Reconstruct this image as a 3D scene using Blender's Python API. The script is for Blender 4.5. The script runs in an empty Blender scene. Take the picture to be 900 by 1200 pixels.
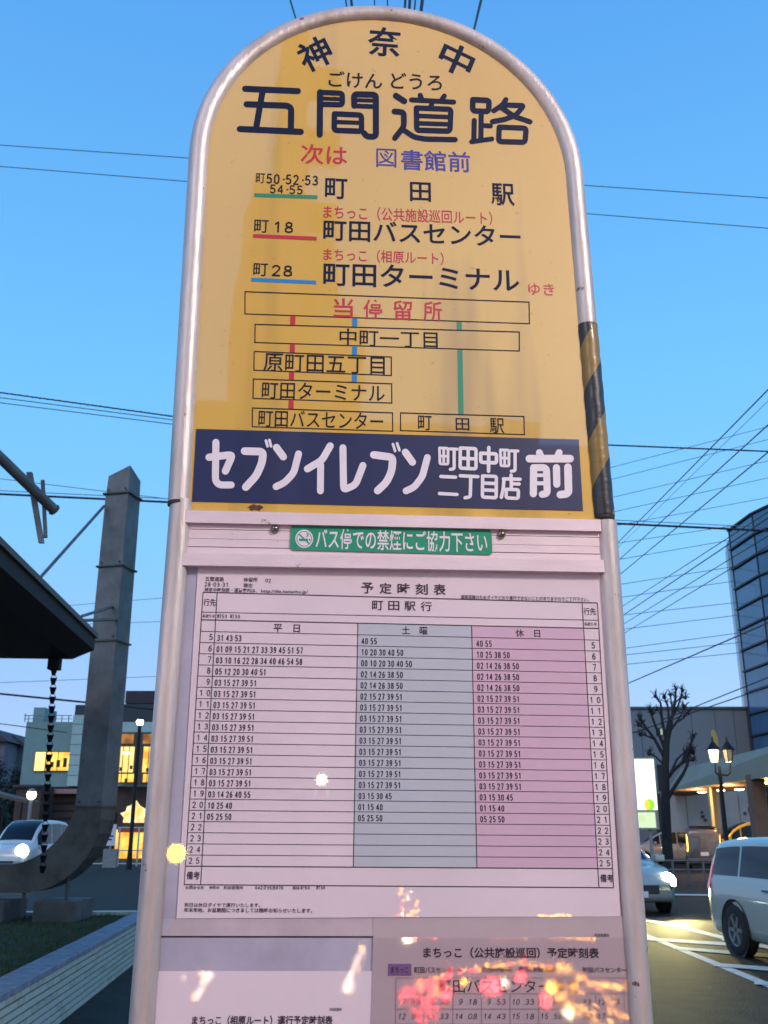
import bpy, bmesh, math, random
from mathutils import Vector, Matrix
random.seed(7)
R = math.radians
sc = bpy.context.scene
COL = sc.collection
EYE = 1.6
# ---------------------------------------------------------------- camera
FPX, PITCH, ROLL = 1149.6, R(18.104), 0.0
cam_d = bpy.data.cameras.new('camera'); cam = bpy.data.objects.new('camera', cam_d); COL.objects.link(cam)
cam.location = (0, 0, EYE); cam.rotation_euler = (R(90) + PITCH, 0, 0)
cam_d.sensor_fit = 'VERTICAL'; cam_d.sensor_height = 24; cam_d.lens = 24 * FPX / 1200
cam_d.clip_start = .02; cam_d.clip_end = 3000
cam_d.dof.use_dof = True; cam_d.dof.focus_distance = 1.02; cam_d.dof.aperture_fstop = 18
sc.camera = cam
sc.render.resolution_x, sc.render.resolution_y = 768, 1024
# ---------------------------------------------------------------- sky and sun
SUN_EL, SUN_AZ = R(34), R(205)      # azimuth clockwise from +Y: behind the camera, a little to its left
wd = bpy.data.worlds.new('World'); sc.world = wd; wd.use_nodes = True
nt = wd.node_tree; nt.nodes.clear()
out = nt.nodes.new('ShaderNodeOutputWorld')
sky = nt.nodes.new('ShaderNodeTexSky'); sky.sky_type = 'NISHITA'; sky.sun_disc = False
sky.sun_elevation = SUN_EL; sky.sun_rotation = SUN_AZ; sky.ozone_density = 3.0; sky.air_density = 1.0; sky.dust_density = .3
bg1 = nt.nodes.new('ShaderNodeBackground'); bg1.inputs['Strength'].default_value = .05
nt.links.new(sky.outputs[0], bg1.inputs['Color'])
tc = nt.nodes.new('ShaderNodeTexCoord'); sep = nt.nodes.new('ShaderNodeSeparateXYZ')
nt.links.new(tc.outputs['Generated'], sep.inputs[0])
rmp = nt.nodes.new('ShaderNodeValToRGB'); nt.links.new(sep.outputs['Z'], rmp.inputs[0])
cr = rmp.color_ramp; cr.elements[0].position = 0.0; cr.elements[0].color = (.23, .33, .58, 1)
cr.elements[1].position = 1.0; cr.elements[1].color = (.04, .18, .6, 1)
for p, c in ((.12, (.235, .38, .73, 1)), (.27, (.175, .52, .93, 1)), (.42, (.14, .52, .96, 1)), (.70, (.085, .37, .87, 1))):
    e = cr.elements.new(p); e.color = c
bg2 = nt.nodes.new('ShaderNodeBackground'); bg2.inputs['Strength'].default_value = .92
nt.links.new(rmp.outputs[0], bg2.inputs['Color'])
add = nt.nodes.new('ShaderNodeAddShader')
nt.links.new(bg1.outputs[0], add.inputs[0]); nt.links.new(bg2.outputs[0], add.inputs[1]); nt.links.new(add.outputs[0], out.inputs[0])
sun_d = bpy.data.lights.new('sun', 'SUN'); sun_d.energy = .5; sun_d.angle = R(20); sun_d.color = (1.0, .70, .55)
sun = bpy.data.objects.new('sun', sun_d); COL.objects.link(sun)
sd = Vector((math.sin(SUN_AZ) * math.cos(SUN_EL), math.cos(SUN_AZ) * math.cos(SUN_EL), math.sin(SUN_EL)))
sun.rotation_euler = sd.to_track_quat('Z', 'Y').to_euler()
sun.location = (0, -5, 30)
sc.view_settings.view_transform = 'Standard'; sc.view_settings.look = 'None'
sc.view_settings.exposure = 0; sc.view_settings.gamma = 1
try:
    sc.cycles.max_bounces = 6; sc.cycles.transparent_max_bounces = 12; sc.cycles.use_denoising = True
    sc.cycles.sample_clamp_indirect = 6
except Exception: pass

# ---------------------------------------------------------------- helpers
def ray(px, py):
    u = (px - 450) / FPX; v = -(py - 600) / FPX
    c, s = math.cos(PITCH), math.sin(PITCH)
    return Vector((u, c - v * s, s + v * c))
def P(px, py, Y):
    d = ray(px, py); return Vector((0, 0, EYE)) + d * (Y / d.y)
def G(px, py, z=0):
    d = ray(px, py); return Vector((0, 0, EYE)) + d * ((z - EYE) / d.z)

def tagp(o, label=None, cat=None, group=None, kind=None):
    if label: o['label'] = label
    if cat: o['category'] = cat
    if group: o['group'] = group
    if kind: o['kind'] = kind
    return o
def empty(name, loc, label=None, cat=None, group=None, rz=0):
    o = bpy.data.objects.new(name, None); COL.objects.link(o); o.location = loc; o.rotation_euler = (0, 0, rz)
    o.empty_display_size = .1
    return tagp(o, label, cat, group)

class MB:
    """collects faces in world or local coordinates"""
    def __init__(s): s.v = []; s.f = []; s.sm = []
    def add(s, vs, fs, smooth=False):
        b = len(s.v); s.v += [tuple(x) for x in vs]; s.f += [tuple(i + b for i in f) for f in fs]; s.sm += [smooth] * len(fs); return s
    def box(s, a, b, bev=0):
        x0, y0, z0 = (min(a[i], b[i]) for i in range(3)); x1, y1, z1 = (max(a[i], b[i]) for i in range(3))
        if bev <= 0:
            return s.add([(x0,y0,z0),(x1,y0,z0),(x1,y1,z0),(x0,y1,z0),(x0,y0,z1),(x1,y0,z1),(x1,y1,z1),(x0,y1,z1)],
                  [(0,3,2,1),(4,5,6,7),(0,1,5,4),(1,2,6,5),(2,3,7,6),(3,0,4,7)])
        bm = bmesh.new(); bmesh.ops.create_cube(bm, size=1)
        for v in bm.verts: v.co = Vector(((x0+x1)/2 + v.co.x*(x1-x0), (y0+y1)/2 + v.co.y*(y1-y0), (z0+z1)/2 + v.co.z*(z1-z0)))
        bmesh.ops.bevel(bm, geom=bm.edges[:], offset=bev, segments=2, affect='EDGES', profile=.5)
        return s.addbm(bm)
    def addbm(s, bm, smooth=False):
        bm.verts.index_update(); s.add([v.co[:] for v in bm.verts], [[v.index for v in f.verts] for f in bm.faces], smooth); bm.free(); return s
    def prism(s, poly, d):      # poly: list of Vectors (planar), d: extrusion vector
        n = len(poly); poly = [Vector(p) for p in poly]; d = Vector(d)
        s.add(poly + [p + d for p in poly], [tuple(range(n))[::-1], tuple(range(n, 2*n))] + [(i, (i+1) % n, n + (i+1) % n, n + i) for i in range(n)]); return s
    def tube(s, pts, r, n=10, caps=True, smooth=True):
        pts = [Vector(p) for p in pts]; rs = r if isinstance(r, (list, tuple)) else [r] * len(pts)
        vs = []; fs = []; up = None
        for i, p in enumerate(pts):
            t = (pts[min(i+1, len(pts)-1)] - pts[max(i-1, 0)]).normalized()
            if up is None:
                up = Vector((0,0,1)) if abs(t.z) < .9 else Vector((0,1,0))
            a = (up - t * up.dot(t))
            if a.length < 1e-6: a = t.orthogonal()
            a.normalize(); b = t.cross(a); up = a
            for k in range(n):
                th = 2*math.pi*k/n; vs.append(p + (a*math.cos(th) + b*math.sin(th)) * rs[i])
        for i in range(len(pts)-1):
            for k in range(n):
                fs.append((i*n+k, i*n+(k+1) % n, (i+1)*n+(k+1) % n, (i+1)*n+k))
        s.add(vs, fs, smooth)
        if caps:
            m = len(pts)-1
            s.add(vs[:n], [tuple(range(n))[::-1]]); s.add(vs[m*n:], [tuple(range(n))])
        return s
    def lathe(s, prof, c=(0,0,0), n=20, smooth=True, axis='z'):   # prof: [(r, z)]
        vs = []; fs = []; c = Vector(c)
        for (r, z) in prof:
            for k in range(n):
                th = 2*math.pi*k/n
                q = Vector((r*math.cos(th), r*math.sin(th), z))
                if axis == 'y': q = Vector((q.x, q.z, q.y))
                if axis == 'x': q = Vector((q.z, q.x, q.y))
                vs.append(c + q)
        for i in range(len(prof)-1):
            for k in range(n): fs.append((i*n+k, i*n+(k+1) % n, (i+1)*n+(k+1) % n, (i+1)*n+k))
        return s.add(vs, fs, smooth)
    def quad(s, a, b, c, d): return s.add([a, b, c, d], [(0,1,2,3)])
    def build(s, name, mat, parent=None, label=None, cat=None, group=None, kind=None, origin=None):
        me = bpy.data.meshes.new(name)
        vs = s.v
        if origin is not None: vs = [(x-origin[0], y-origin[1], z-origin[2]) for x, y, z in vs]
        me.from_pydata(vs, [], s.f); me.polygons.foreach_set('use_smooth', s.sm); me.materials.append(mat); me.update()
        bm = bmesh.new(); bm.from_mesh(me); bmesh.ops.recalc_face_normals(bm, faces=bm.faces[:]) if len(s.f) > 1 and len(s.f) < 60000 and getattr(s, 'fixn', True) else None
        bm.to_mesh(me); bm.free()
        o = bpy.data.objects.new(name, me); COL.objects.link(o)
        if parent is not None:
            o.parent = parent
        if origin is not None: o.location = origin
        return tagp(o, label, cat, group, kind)

MATS = {}
def mat(name, col, rough=.6, metal=0, emit=None, es=1.0, noise=0, nscale=8, coat=0, bump=0, bscale=60, spec=None, trans=0, coat_rough=.05, col2=None, stretch=(1,1,1)):
    m = bpy.data.materials.new(name); m.use_nodes = True; n = m.node_tree; b = n.nodes['Principled BSDF']
    b.inputs['Base Color'].default_value = (*col, 1); b.inputs['Roughness'].default_value = rough; b.inputs['Metallic'].default_value = metal
    if coat: b.inputs['Coat Weight'].default_value = coat; b.inputs['Coat Roughness'].default_value = coat_rough
    if spec is not None: b.inputs['Specular IOR Level'].default_value = spec
    if trans: b.inputs['Transmission Weight'].default_value = trans
    if emit: b.inputs['Emission Color'].default_value = (*emit, 1); b.inputs['Emission Strength'].default_value = es
    if noise or bump:
        t = n.nodes.new('ShaderNodeTexCoord'); mp = n.nodes.new('ShaderNodeMapping'); mp.inputs['Scale'].default_value = stretch
        n.links.new(t.outputs['Object'], mp.inputs[0])
    if noise:
        x = n.nodes.new('ShaderNodeTexNoise'); x.inputs['Scale'].default_value = nscale; x.inputs['Detail'].default_value = 6; x.inputs['Roughness'].default_value = .65
        n.links.new(mp.outputs[0], x.inputs['Vector'])
        r = n.nodes.new('ShaderNodeValToRGB'); r.color_ramp.elements[0].position = .3; r.color_ramp.elements[1].position = .7
        c2 = col2 or tuple(c*(1-noise) for c in col); r.color_ramp.elements[0].color = (*c2, 1)
        r.color_ramp.elements[1].color = (*(min(1, c*(1+noise*.5)) for c in col), 1)
        n.links.new(x.outputs[0], r.inputs[0]); n.links.new(r.outputs[0], b.inputs['Base Color'])
    if bump:
        y = n.nodes.new('ShaderNodeTexNoise'); y.inputs['Scale'].default_value = bscale; y.inputs['Detail'].default_value = 4
        n.links.new(mp.outputs[0], y.inputs['Vector'])
        bp = n.nodes.new('ShaderNodeBump'); bp.inputs['Strength'].default_value = bump; bp.inputs['Distance'].default_value = .01
        n.links.new(y.outputs[0], bp.inputs['Height']); n.links.new(bp.outputs[0], b.inputs['Normal'])
    MATS[name] = m; return m
def emis(name, col, s):
    return mat(name, (.02,.02,.02), .5, emit=col, es=s)

M_ALU = mat('aluminium', (.60,.545,.51), .46, .42, noise=.32, nscale=22, stretch=(1,1,.2), bump=.10, bscale=160)
def speck(m, col, scale, lo, hi):      # rust chips and dirt spots over a finished material
    n = m.node_tree; b = n.nodes['Principled BSDF']; src = b.inputs['Base Color'].links[0].from_socket
    t = n.nodes.new('ShaderNodeTexCoord'); x = n.nodes.new('ShaderNodeTexNoise'); x.inputs['Scale'].default_value = scale; x.inputs['Detail'].default_value = 5; x.inputs['Roughness'].default_value = .7
    n.links.new(t.outputs['Object'], x.inputs['Vector']); r = n.nodes.new('ShaderNodeMapRange'); r.inputs['From Min'].default_value = lo; r.inputs['From Max'].default_value = hi; n.links.new(x.outputs[0], r.inputs[0])
    c = n.nodes.new('ShaderNodeMix'); c.data_type = 'RGBA'; n.links.new(src, c.inputs[6]); c.inputs[7].default_value = (*col, 1); n.links.new(r.outputs[0], c.inputs[0]); n.links.new(c.outputs[2], b.inputs['Base Color'])
speck(M_ALU, (.10,.06,.04), 55, .665, .71)
M_NAVY = mat('navy_ink', (.004,.010,.040), .6, spec=.2)
M_BLACK = mat('black_ink', (.010,.009,.015), .6, spec=.25)
M_TT = mat('timetable_ink', (.045,.03,.045), .6)
M_RED = mat('red_ink', (.5,.02,.035), .4, coat=.4)
M_GREEN = mat('green_ink', (.03,.25,.12), .4, coat=.4)
M_BLUE = mat('blue_ink', (.02,.22,.5), .4, coat=.4)
M_VIOLET = mat('violet_ink', (.05,.04,.28), .4, coat=.4)
M_WHITE = mat('white_print', (.78,.74,.78), .4, coat=.5, noise=.06, nscale=40)
M_DARK = mat('dark_gap', (.03,.025,.03), .7)

def panel_material(name, base, dirt, drip):
    m = bpy.data.materials.new(name); m.use_nodes = True; n = m.node_tree; b = n.nodes['Principled BSDF']
    t = n.nodes.new('ShaderNodeTexCoord')
    def noise(scale, st, lo, hi, det=5):
        mp = n.nodes.new('ShaderNodeMapping'); mp.inputs['Scale'].default_value = st; n.links.new(t.outputs['Object'], mp.inputs[0])
        x = n.nodes.new('ShaderNodeTexNoise'); x.inputs['Scale'].default_value = scale; x.inputs['Detail'].default_value = det
        n.links.new(mp.outputs[0], x.inputs['Vector'])
        r = n.nodes.new('ShaderNodeMapRange'); r.inputs['From Min'].default_value = lo; r.inputs['From Max'].default_value = hi
        n.links.new(x.outputs[0], r.inputs[0]); return r.outputs[0]
    def mix(a, c, fac):
        x = n.nodes.new('ShaderNodeMix'); x.data_type = 'RGBA'
        if isinstance(a, tuple): x.inputs[6].default_value = (*a, 1)
        else: n.links.new(a, x.inputs[6])
        x.inputs[7].default_value = (*c, 1); n.links.new(fac, x.inputs[0]); return x.outputs[2]
    def mul(a, k):
        x = n.nodes.new('ShaderNodeMath'); x.operation = 'MULTIPLY'; n.links.new(a, x.inputs[0]); x.inputs[1].default_value = k; return x.outputs[0]
    c = mix(base, dirt, mul(noise(3.5, (1,1,1), .35, .75), .5))
    c = mix(c, drip, mul(noise(14, (1,1,.09), .54, .70, 3), .5))       # rain runs
    c = mix(c, drip, mul(noise(160, (1,1,1), .70, .78, 2), .5))         # specks
    n.links.new(c, b.inputs['Base Color']); b.inputs['Roughness'].default_value = .45
    b.inputs['Coat Weight'].default_value = 1; b.inputs['Coat Roughness'].default_value = .03; b.inputs['Coat IOR'].default_value = 1.85
    # very slight waviness of the acrylic
    x = n.nodes.new('ShaderNodeTexNoise'); x.inputs['Scale'].default_value = 7; n.links.new(t.outputs['Object'], x.inputs['Vector'])
    bp = n.nodes.new('ShaderNodeBump'); bp.inputs['Strength'].default_value = .05; bp.inputs['Distance'].default_value = .01
    n.links.new(x.outputs[0], bp.inputs['Height']); n.links.new(bp.outputs[0], b.inputs['Coat Normal'])
    return m
M_YEL = panel_material('yellow_panel', (.70,.45,.07), (.60,.34,.03), (.26,.15,.03))
M_BAND = panel_material('blue_band', (.005,.014,.085), (.004,.009,.06), (.003,.005,.03))
M_PINKALU = mat('painted_rail', (.74,.62,.64), .5, .1, noise=.12, nscale=12, stretch=(1,1,3), bump=.04, bscale=200)
M_BOARD = mat('backing_board', (.50,.50,.60), .5, .1, noise=.22, nscale=9)
M_PAPER = mat('paper', (.80,.71,.74), .75, noise=.08, nscale=5, bump=.03, bscale=12)
M_PAPER2 = mat('aged_paper', (.46,.38,.39), .75, noise=.10, nscale=6, bump=.05, bscale=12)
M_SAT = mat('saturday_tint', (.53,.585,.63), .75, noise=.06, nscale=6)
M_HOL = mat('holiday_tint', (.68,.49,.60), .75, noise=.06, nscale=6)
M_STICK = mat('green_sticker', (.02,.30,.16), .35, coat=.5, noise=.12, nscale=30)
speck(M_PINKALU, (.16,.11,.09), 48, .68, .73)
M_SCREW = mat('screw_steel', (.35,.30,.25), .35, .9, noise=.4, nscale=300)

# ---------------------------------------------------------------- the bus stop sign frame of reference
SX, SD, PSI, LEAN, ZJ = .015, .9736, R(6.358), .0063, .33
DU, DL, XU = .01222, -.00606, -.0024
SW, PR = .47, .0115
es = Vector((math.cos(PSI), math.sin(PSI), 0)); en = Vector((math.sin(PSI), -math.cos(PSI), 0))
def SP(s, o, z, up=True):       # sign coordinates (across, out of the face, height from eye level) to the world
    de = DU if up else DL; zz = z - ZJ
    s2 = s*math.cos(de) - zz*math.sin(de) + (XU if up else 0); z2 = ZJ + s*math.sin(de) + zz*math.cos(de)
    return Vector((SX, SD, EYE)) + es*s2 + en*o + Vector((0, LEAN*z2, z2))
def S(px, py, o, up):           # where the sight line through a point of the photograph meets the sign face
    e0 = SP(0, o, ZJ, up); ax = SP(1, o, ZJ, up) - e0; az = SP(0, o, ZJ+1, up) - e0; n = ax.cross(az)
    d = ray(px, py); c = Vector((0,0,EYE)); p = c + d*((e0 - c).dot(n) / d.dot(n)) - e0
    az2 = (az - ax*az.dot(ax)/ax.dot(ax)); zc = p.dot(az2)/az2.dot(az2); s = (p - az*zc).dot(ax)/ax.dot(ax)
    return s, ZJ + zc
def slope(y): return .036 + (y - 345) * (-.032/755)
BASE = SP(0, 0, -EYE, False); BASE.z = 0
sign = empty('bus_stop_sign', BASE, 'tall round-topped yellow and white bus stop board with timetables under it', 'bus stop sign')
BX = tuple(BASE)
def sb(mb, name, m, parent=None, label=None, kind=None):     # build relative to the sign base
    mb.v = [(x-BX[0], y-BX[1], z-BX[2]) for x, y, z in mb.v]
    return mb.build(name, m, parent or sign, label=label, kind=kind)
def inv_px(x, y, xc, yc):       # photograph point for an upright grid cell, following the convergence and slope there
    k = (y + 2846) / (yc + 2846)
    return 455 + (x - 455)*k, y + slope(yc)*(x - xc)
def surf(px, py, o, up): s, z = S(px, py, o, up); return SP(s, o, z, up)

_tc = {}
def glyphs(body, bold):
    body = ''.join(chr(0x1D7E2 + ord(c) - 48) if '0' <= c <= '9' else c for c in body)
    key = (body, bold)
    if key not in _tc:
        cu = bpy.data.curves.new('lettering', 'FONT'); cu.body = body; cu.size = 1; cu.resolution_u = 3; cu.offset = bold
        o = bpy.data.objects.new('lettering', cu); COL.objects.link(o)
        me = bpy.data.meshes.new_from_object(o)
        v = [(q.co.x, q.co.y) for q in me.vertices]; f = [tuple(p.vertices) for p in me.polygons]
        bpy.data.objects.remove(o); bpy.data.curves.remove(cu); bpy.data.meshes.remove(me); _tc[key] = (v, f)
    return _tc[key]
DIG = {'0':[[(.5,0),(.12,.12),(.04,.5),(.12,.88),(.5,1),(.88,.88),(.96,.5),(.88,.12),(.5,0)]],'1':[[(.18,.22),(.58,0),(.58,1)]],'2':[[(.06,.22),(.25,.03),(.6,0),(.9,.14),(.9,.36),(.6,.64),(.05,1),(.97,1)]],
 '3':[[(.06,.14),(.4,0),(.85,.1),(.86,.38),(.42,.48)],[(.42,.48),(.92,.58),(.95,.84),(.5,1),(.04,.88)]],'4':[[(.76,1),(.76,0),(.02,.72),(1,.72)]],'5':[[(.9,0),(.2,0),(.12,.46),(.5,.38),(.93,.52),(.93,.84),(.5,1),(.05,.88)]],
 '6':[[(.86,.06),(.4,.05),(.08,.4),(.06,.78),(.35,1),(.75,.98),(.95,.72),(.8,.45),(.4,.42),(.08,.62)]],'7':[[(.04,0),(.95,0),(.4,1)]],
 '8':[[(.5,.47),(.14,.34),(.16,.1),(.5,0),(.84,.1),(.86,.34),(.5,.47),(.06,.64),(.08,.9),(.5,1),(.92,.9),(.94,.64),(.5,.47)]],'9':[[(.14,.94),(.6,.95),(.92,.6),(.94,.22),(.65,0),(.25,.02),(.05,.28),(.2,.55),(.6,.58),(.92,.38)]],
 '・':[[(.3,.5),(.5,.5)],[(.4,.47),(.4,.53)]],'.':[[(.45,.98),(.55,.98)]],'（':[[(.7,-.05),(.4,.5),(.7,1.05)]],'）':[[(.3,-.05),(.6,.5),(.3,1.05)]],'-':[[(.1,.5),(.9,.5)]]}
ADV = {' ':.55,'・':.7,'.':.5,'（':.6,'）':.6}
def digits(mb, body, x0, x1, y0, y1, o, up, w, shear=0):
    adv = [ADV.get(c, 1.22) for c in body]; tot = sum(adv) - .22; u = (x1-x0)/tot; X = x0; xc, yc = (x0+x1)/2, (y0+y1)/2; h = y1-y0-w; mb.fixn = False; k = 0
    for c, a in zip(body, adv):
        for pl_ in DIG.get(c, []):
            pts = [Vector((X + w/2 + (u-w)*p[0], y0 + w/2 + h*p[1])) for p in pl_]
            pts = [Vector((p.x + shear*(yc-p.y), p.y)) for p in pts]
            for i in range(len(pts)-1):
                p, q = pts[i], pts[i+1]; t = (q-p).normalized(); n = Vector((-t.y, t.x))*w/2; e = t*w*.28; k += 1; oo = o + (k % 12)*3e-6
                mb.add([surf(*inv_px(v.x, v.y, xc, yc), oo, up) for v in (p-e-n*.6, p-e*.2-n, q+e*.2-n, q+e-n*.6, q+e+n*.6, q+e*.2+n, p-e*.2+n, p-e+n*.6)], [(7,6,5,4,3,2,1,0)])
        X += u*a
def text(mb, body, x0, x1, y0, y1, o, up, bold=0.0, rot=0.0, shear=0.0):
    """flat print: the glyphs fill the box x0..x1, y0..y1 (measured at its middle), laid on the sign face"""
    if all(c in DIG or c == ' ' for c in body): return digits(mb, body, x0, x1, y0, y1, o, up, max(.6, (y1-y0)*(.10 + bold*3)), shear)
    v, f = glyphs(body, bold)
    if not v: return
    ax0 = min(p[0] for p in v); ax1 = max(p[0] for p in v); ay0 = min(p[1] for p in v); ay1 = max(p[1] for p in v)
    xc, yc = (x0+x1)/2, (y0+y1)/2; vs = []
    for (a, b) in v:
        X = x0 + (a-ax0)/(ax1-ax0)*(x1-x0); Y = y1 - (b-ay0)/(ay1-ay0)*(y1-y0)
        X += shear*(yc-Y)
        if rot:
            dx, dy = X-xc, Y-yc; X = xc + dx*math.cos(rot) - dy*math.sin(rot); Y = yc + dx*math.sin(rot) + dy*math.cos(rot)
        vs.append(surf(*inv_px(X, Y, xc, yc), o, up))
    mb.fixn = False
    mb.add(vs, [g[::-1] for g in f] if False else f)
def line(mb, a, b, w, o, up):   # flat printed line between two photograph points, w pixels thick
    a = Vector(a); b = Vector(b); t = (b-a).normalized(); n = Vector((-t.y, t.x))*w/2
    mb.fixn = False
    mb.add([surf(*(a-n), o, up), surf(*(b-n), o, up), surf(*(b+n), o, up), surf(*(a+n), o, up)], [(3,2,1,0)])
_k = [0]
def stroke(mb, pts, w, o, up, org=(0,0), scl=1):   # round-ended brush stroke
    pts = [Vector((p[0]/scl+org[0], p[1]/scl+org[1])) for p in pts]
    if len(pts) > 2:           # round the corners a little
        q = [pts[0]]
        closed = (pts[0]-pts[-1]).length < .01
        for i in range(1, len(pts)-1):
            a, b, c = pts[i-1], pts[i], pts[i+1]; ra = min(w*.55, (a-b).length*.45); rc = min(w*.55, (c-b).length*.45)
            p0 = b + (a-b).normalized()*ra; p1 = b + (c-b).normalized()*rc
            for t in (0, .25, .5, .75, 1): q.append(p0*(1-t)**2 + b*2*t*(1-t) + p1*t*t)
        q.append(pts[-1]); pts = q
    mb.fixn = False
    for i in range(len(pts)-1):
        _k[0] = (_k[0]+1) % 40; oo = o + _k[0]*4e-6
        a, b = pts[i], pts[i+1]
        if (b-a).length < 1e-4: continue
        t = (b-a).normalized(); n = Vector((-t.y, t.x)); th0 = math.atan2(n.y, n.x); ring = []
        for k in range(7): th = th0 + math.pi*k/6; ring.append(a + Vector((math.cos(th), math.sin(th)))*w/2)
        for k in range(7): th = th0 + math.pi + math.pi*k/6; ring.append(b + Vector((math.cos(th), math.sin(th)))*w/2)
        mb.add([surf(p.x, p.y, oo, up) for p in ring], [tuple(range(14))[::-1]])

# ---- poles and arch
def pole_path(s, z0, z1, up, n=2): return [SP(s, 0, z0+(z1-z0)*i/(n-1), up) for i in range(n)]
sA = SW/2 - PR
zTop = S(455, 4, PR*.8, True)[1]; zArc = zTop - PR - sA*1.00
zjl = S(198, 590, 0, True)[1]; zjr = S(721, 607, 0, True)[1]
for s, zj in ((-sA, zjl), (sA, zjr)):
    sb(MB().tube(pole_path(s, -EYE, zj-.001, False), PR, 28), 'pole', M_ALU)
    sb(MB().tube([SP(s, 0, zj-.0022, True), SP(s, 0, zj+.0012, True)], PR+.0002, 24), 'joint_gap', M_DARK)
arch = [SP(-sA, 0, zjl+.001+(zArc-zjl)*i/4, True) for i in range(4)] + \
       [SP(-sA*math.cos(math.pi*k/40), 0, zArc + sA*math.sin(math.pi*k/40), True) for k in range(41)] + \
       [SP(sA, 0, zArc+(zjr+.001-zArc)*i/4, True) for i in range(1, 5)]
sb(MB().tube(arch, PR, 28), 'arched_pole', M_ALU)
# striped guard tape wound round the right pole
mtape = bpy.data.materials.new('striped_tape'); mtape.use_nodes = True; n_ = mtape.node_tree; b_ = n_.nodes['Principled BSDF']
b_.inputs['Roughness'].default_value = .42; b_.inputs['Coat Weight'].default_value = .25
zt0 = S(721, 606, 0, True)[1]; zt1 = S(697, 383, 0, True)[1]
t_ = n_.nodes.new('ShaderNodeTexCoord'); s_ = n_.nodes.new('ShaderNodeSeparateXYZ'); n_.links.new(t_.outputs['UV'], s_.inputs[0])
def mth(op, a, b=None, c=None):
    x = n_.nodes.new('ShaderNodeMath'); x.operation = op
    for i, q in enumerate((a, b, c)):
        if q is None: continue
        if isinstance(q, (int, float)): x.inputs[i].default_value = q
        else: n_.links.new(q, x.inputs[i])
    return x.outputs[0]
ph = mth('ADD', mth('MULTIPLY', s_.outputs['Y'], 2.0), mth('MULTIPLY', s_.outputs['X'], 1.0))
ph = mth('FRACT', mth('ADD', ph, .30)); st_ = mth('LESS_THAN', ph, .47)
nz = n_.nodes.new('ShaderNodeTexNoise'); nz.inputs['Scale'].default_value = 60; n_.links.new(t_.outputs['Object'], nz.inputs['Vector'])
cY = n_.nodes.new('ShaderNodeMix'); cY.data_type = 'RGBA'; cY.inputs[6].default_value = (.27,.165,.012,1); cY.inputs[7].default_value = (.17,.12,.02,1); n_.links.new(nz.outputs[0], cY.inputs[0])
cM = n_.nodes.new('ShaderNodeMix'); cM.data_type = 'RGBA'; cM.inputs[6].default_value = (.012,.012,.014,1); n_.links.new(cY.outputs[2], cM.inputs[7]); n_.links.new(st_, cM.inputs[0])
n_.links.new(cM.outputs[2], b_.inputs['Base Color'])
bp_ = n_.nodes.new('ShaderNodeBump'); bp_.inputs['Strength'].default_value = .3; bp_.inputs['Distance'].default_value = .003
nz2 = n_.nodes.new('ShaderNodeTexNoise'); nz2.inputs['Scale'].default_value = 90; mp_ = n_.nodes.new('ShaderNodeMapping'); mp_.inputs['Scale'].default_value = (.3,.3,1)
n_.links.new(t_.outputs['Object'], mp_.inputs[0]); n_.links.new(mp_.outputs[0], nz2.inputs['Vector']); n_.links.new(nz2.outputs[0], bp_.inputs['Height']); n_.links.new(bp_.outputs[0], b_.inputs['Normal'])
vs = []; fs = []; uv = []; NT, NZ = 40, 30
for j in range(NZ+1):
    for i in range(NT+1):
        th = 2*math.pi*i/NT; z = zt0 + (zt1-zt0)*j/NZ
        rr = PR + .0007 + .0004*math.sin(j*1.7)*math.sin(th*2)
        vs.append(SP(sA + rr*math.cos(th), rr*math.sin(th), z, True) - BASE)
for j in range(NZ):
    for i in range(NT):
        fs.append((j*(NT+1)+i, j*(NT+1)+i+1, (j+1)*(NT+1)+i+1, (j+1)*(NT+1)+i))
        for (a, b) in ((i,j),(i+1,j),(i+1,j+1),(i,j+1)): uv.append((a/NT, b/NZ))
me = bpy.data.meshes.new('striped_tape'); me.from_pydata([tuple(v) for v in vs], [], fs); me.materials.append(mtape)
ul = me.uv_layers.new(name='UVMap')
for i, q in enumerate(uv): ul.data[i].uv = q
me.polygons.foreach_set('use_smooth', [True]*len(fs))
o = bpy.data.objects.new('striped_tape', me); COL.objects.link(o); o.parent = sign; tagp(o, 'yellow and black guard tape wrapped round the right pole')

# ---- yellow panel
PO = .004
zb = S(455, 603, PO, True)[1]; si = sA - .004
ring = [(-si, zb), (si, zb), (si, zArc)] + [(si*math.cos(math.pi*k/48), zArc + si*math.sin(math.pi*k/48)) for k in range(1, 48)] + [(-si, zArc)]
panel = sb(MB().prism([SP(s, PO, z) for s, z in ring], en*-.006), 'name_panel', M_YEL)
def q4(pts, o0, up, name, m, parent, th=.0004, label=None):    # thin plate from four photograph corners
    mb = MB(); mb.prism([surf(*p, o0+th, up) for p in pts], en*-th); return sb(mb, name, m, parent, label)
band = q4([(230,502.5),(678.3,515),(683.3,598.3),(225,587.5)], PO, True, 'blue_band', M_BAND, panel, .0008)
O1 = PO + .0003; O2 = PO + .0012
def print_(name, m, items, o, up, parent, bold=.0, label=None):
    for it in items:
        mb = MB(); text(mb, it[0], *it[1:5], o, up, bold=it[5] if len(it) > 5 else bold, rot=it[6] if len(it) > 6 else 0); sb(mb, name, m, parent, label)
print_('lettering', M_NAVY, [('神',350,388,45,81,.018,-.5),('奈',431,471,32,66,.018,.03),('中',515,555,52,87,.02,.42)], O1, True, panel)
print_('lettering', M_BLACK, [('ごけん',385,448,84,103),('どうろ',458,518,86,105)], O1, True, panel, .012)
mb = MB(); A = dict(org=(270,90), scl=4.737); B = dict(org=(440,90), scl=4.5)
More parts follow.
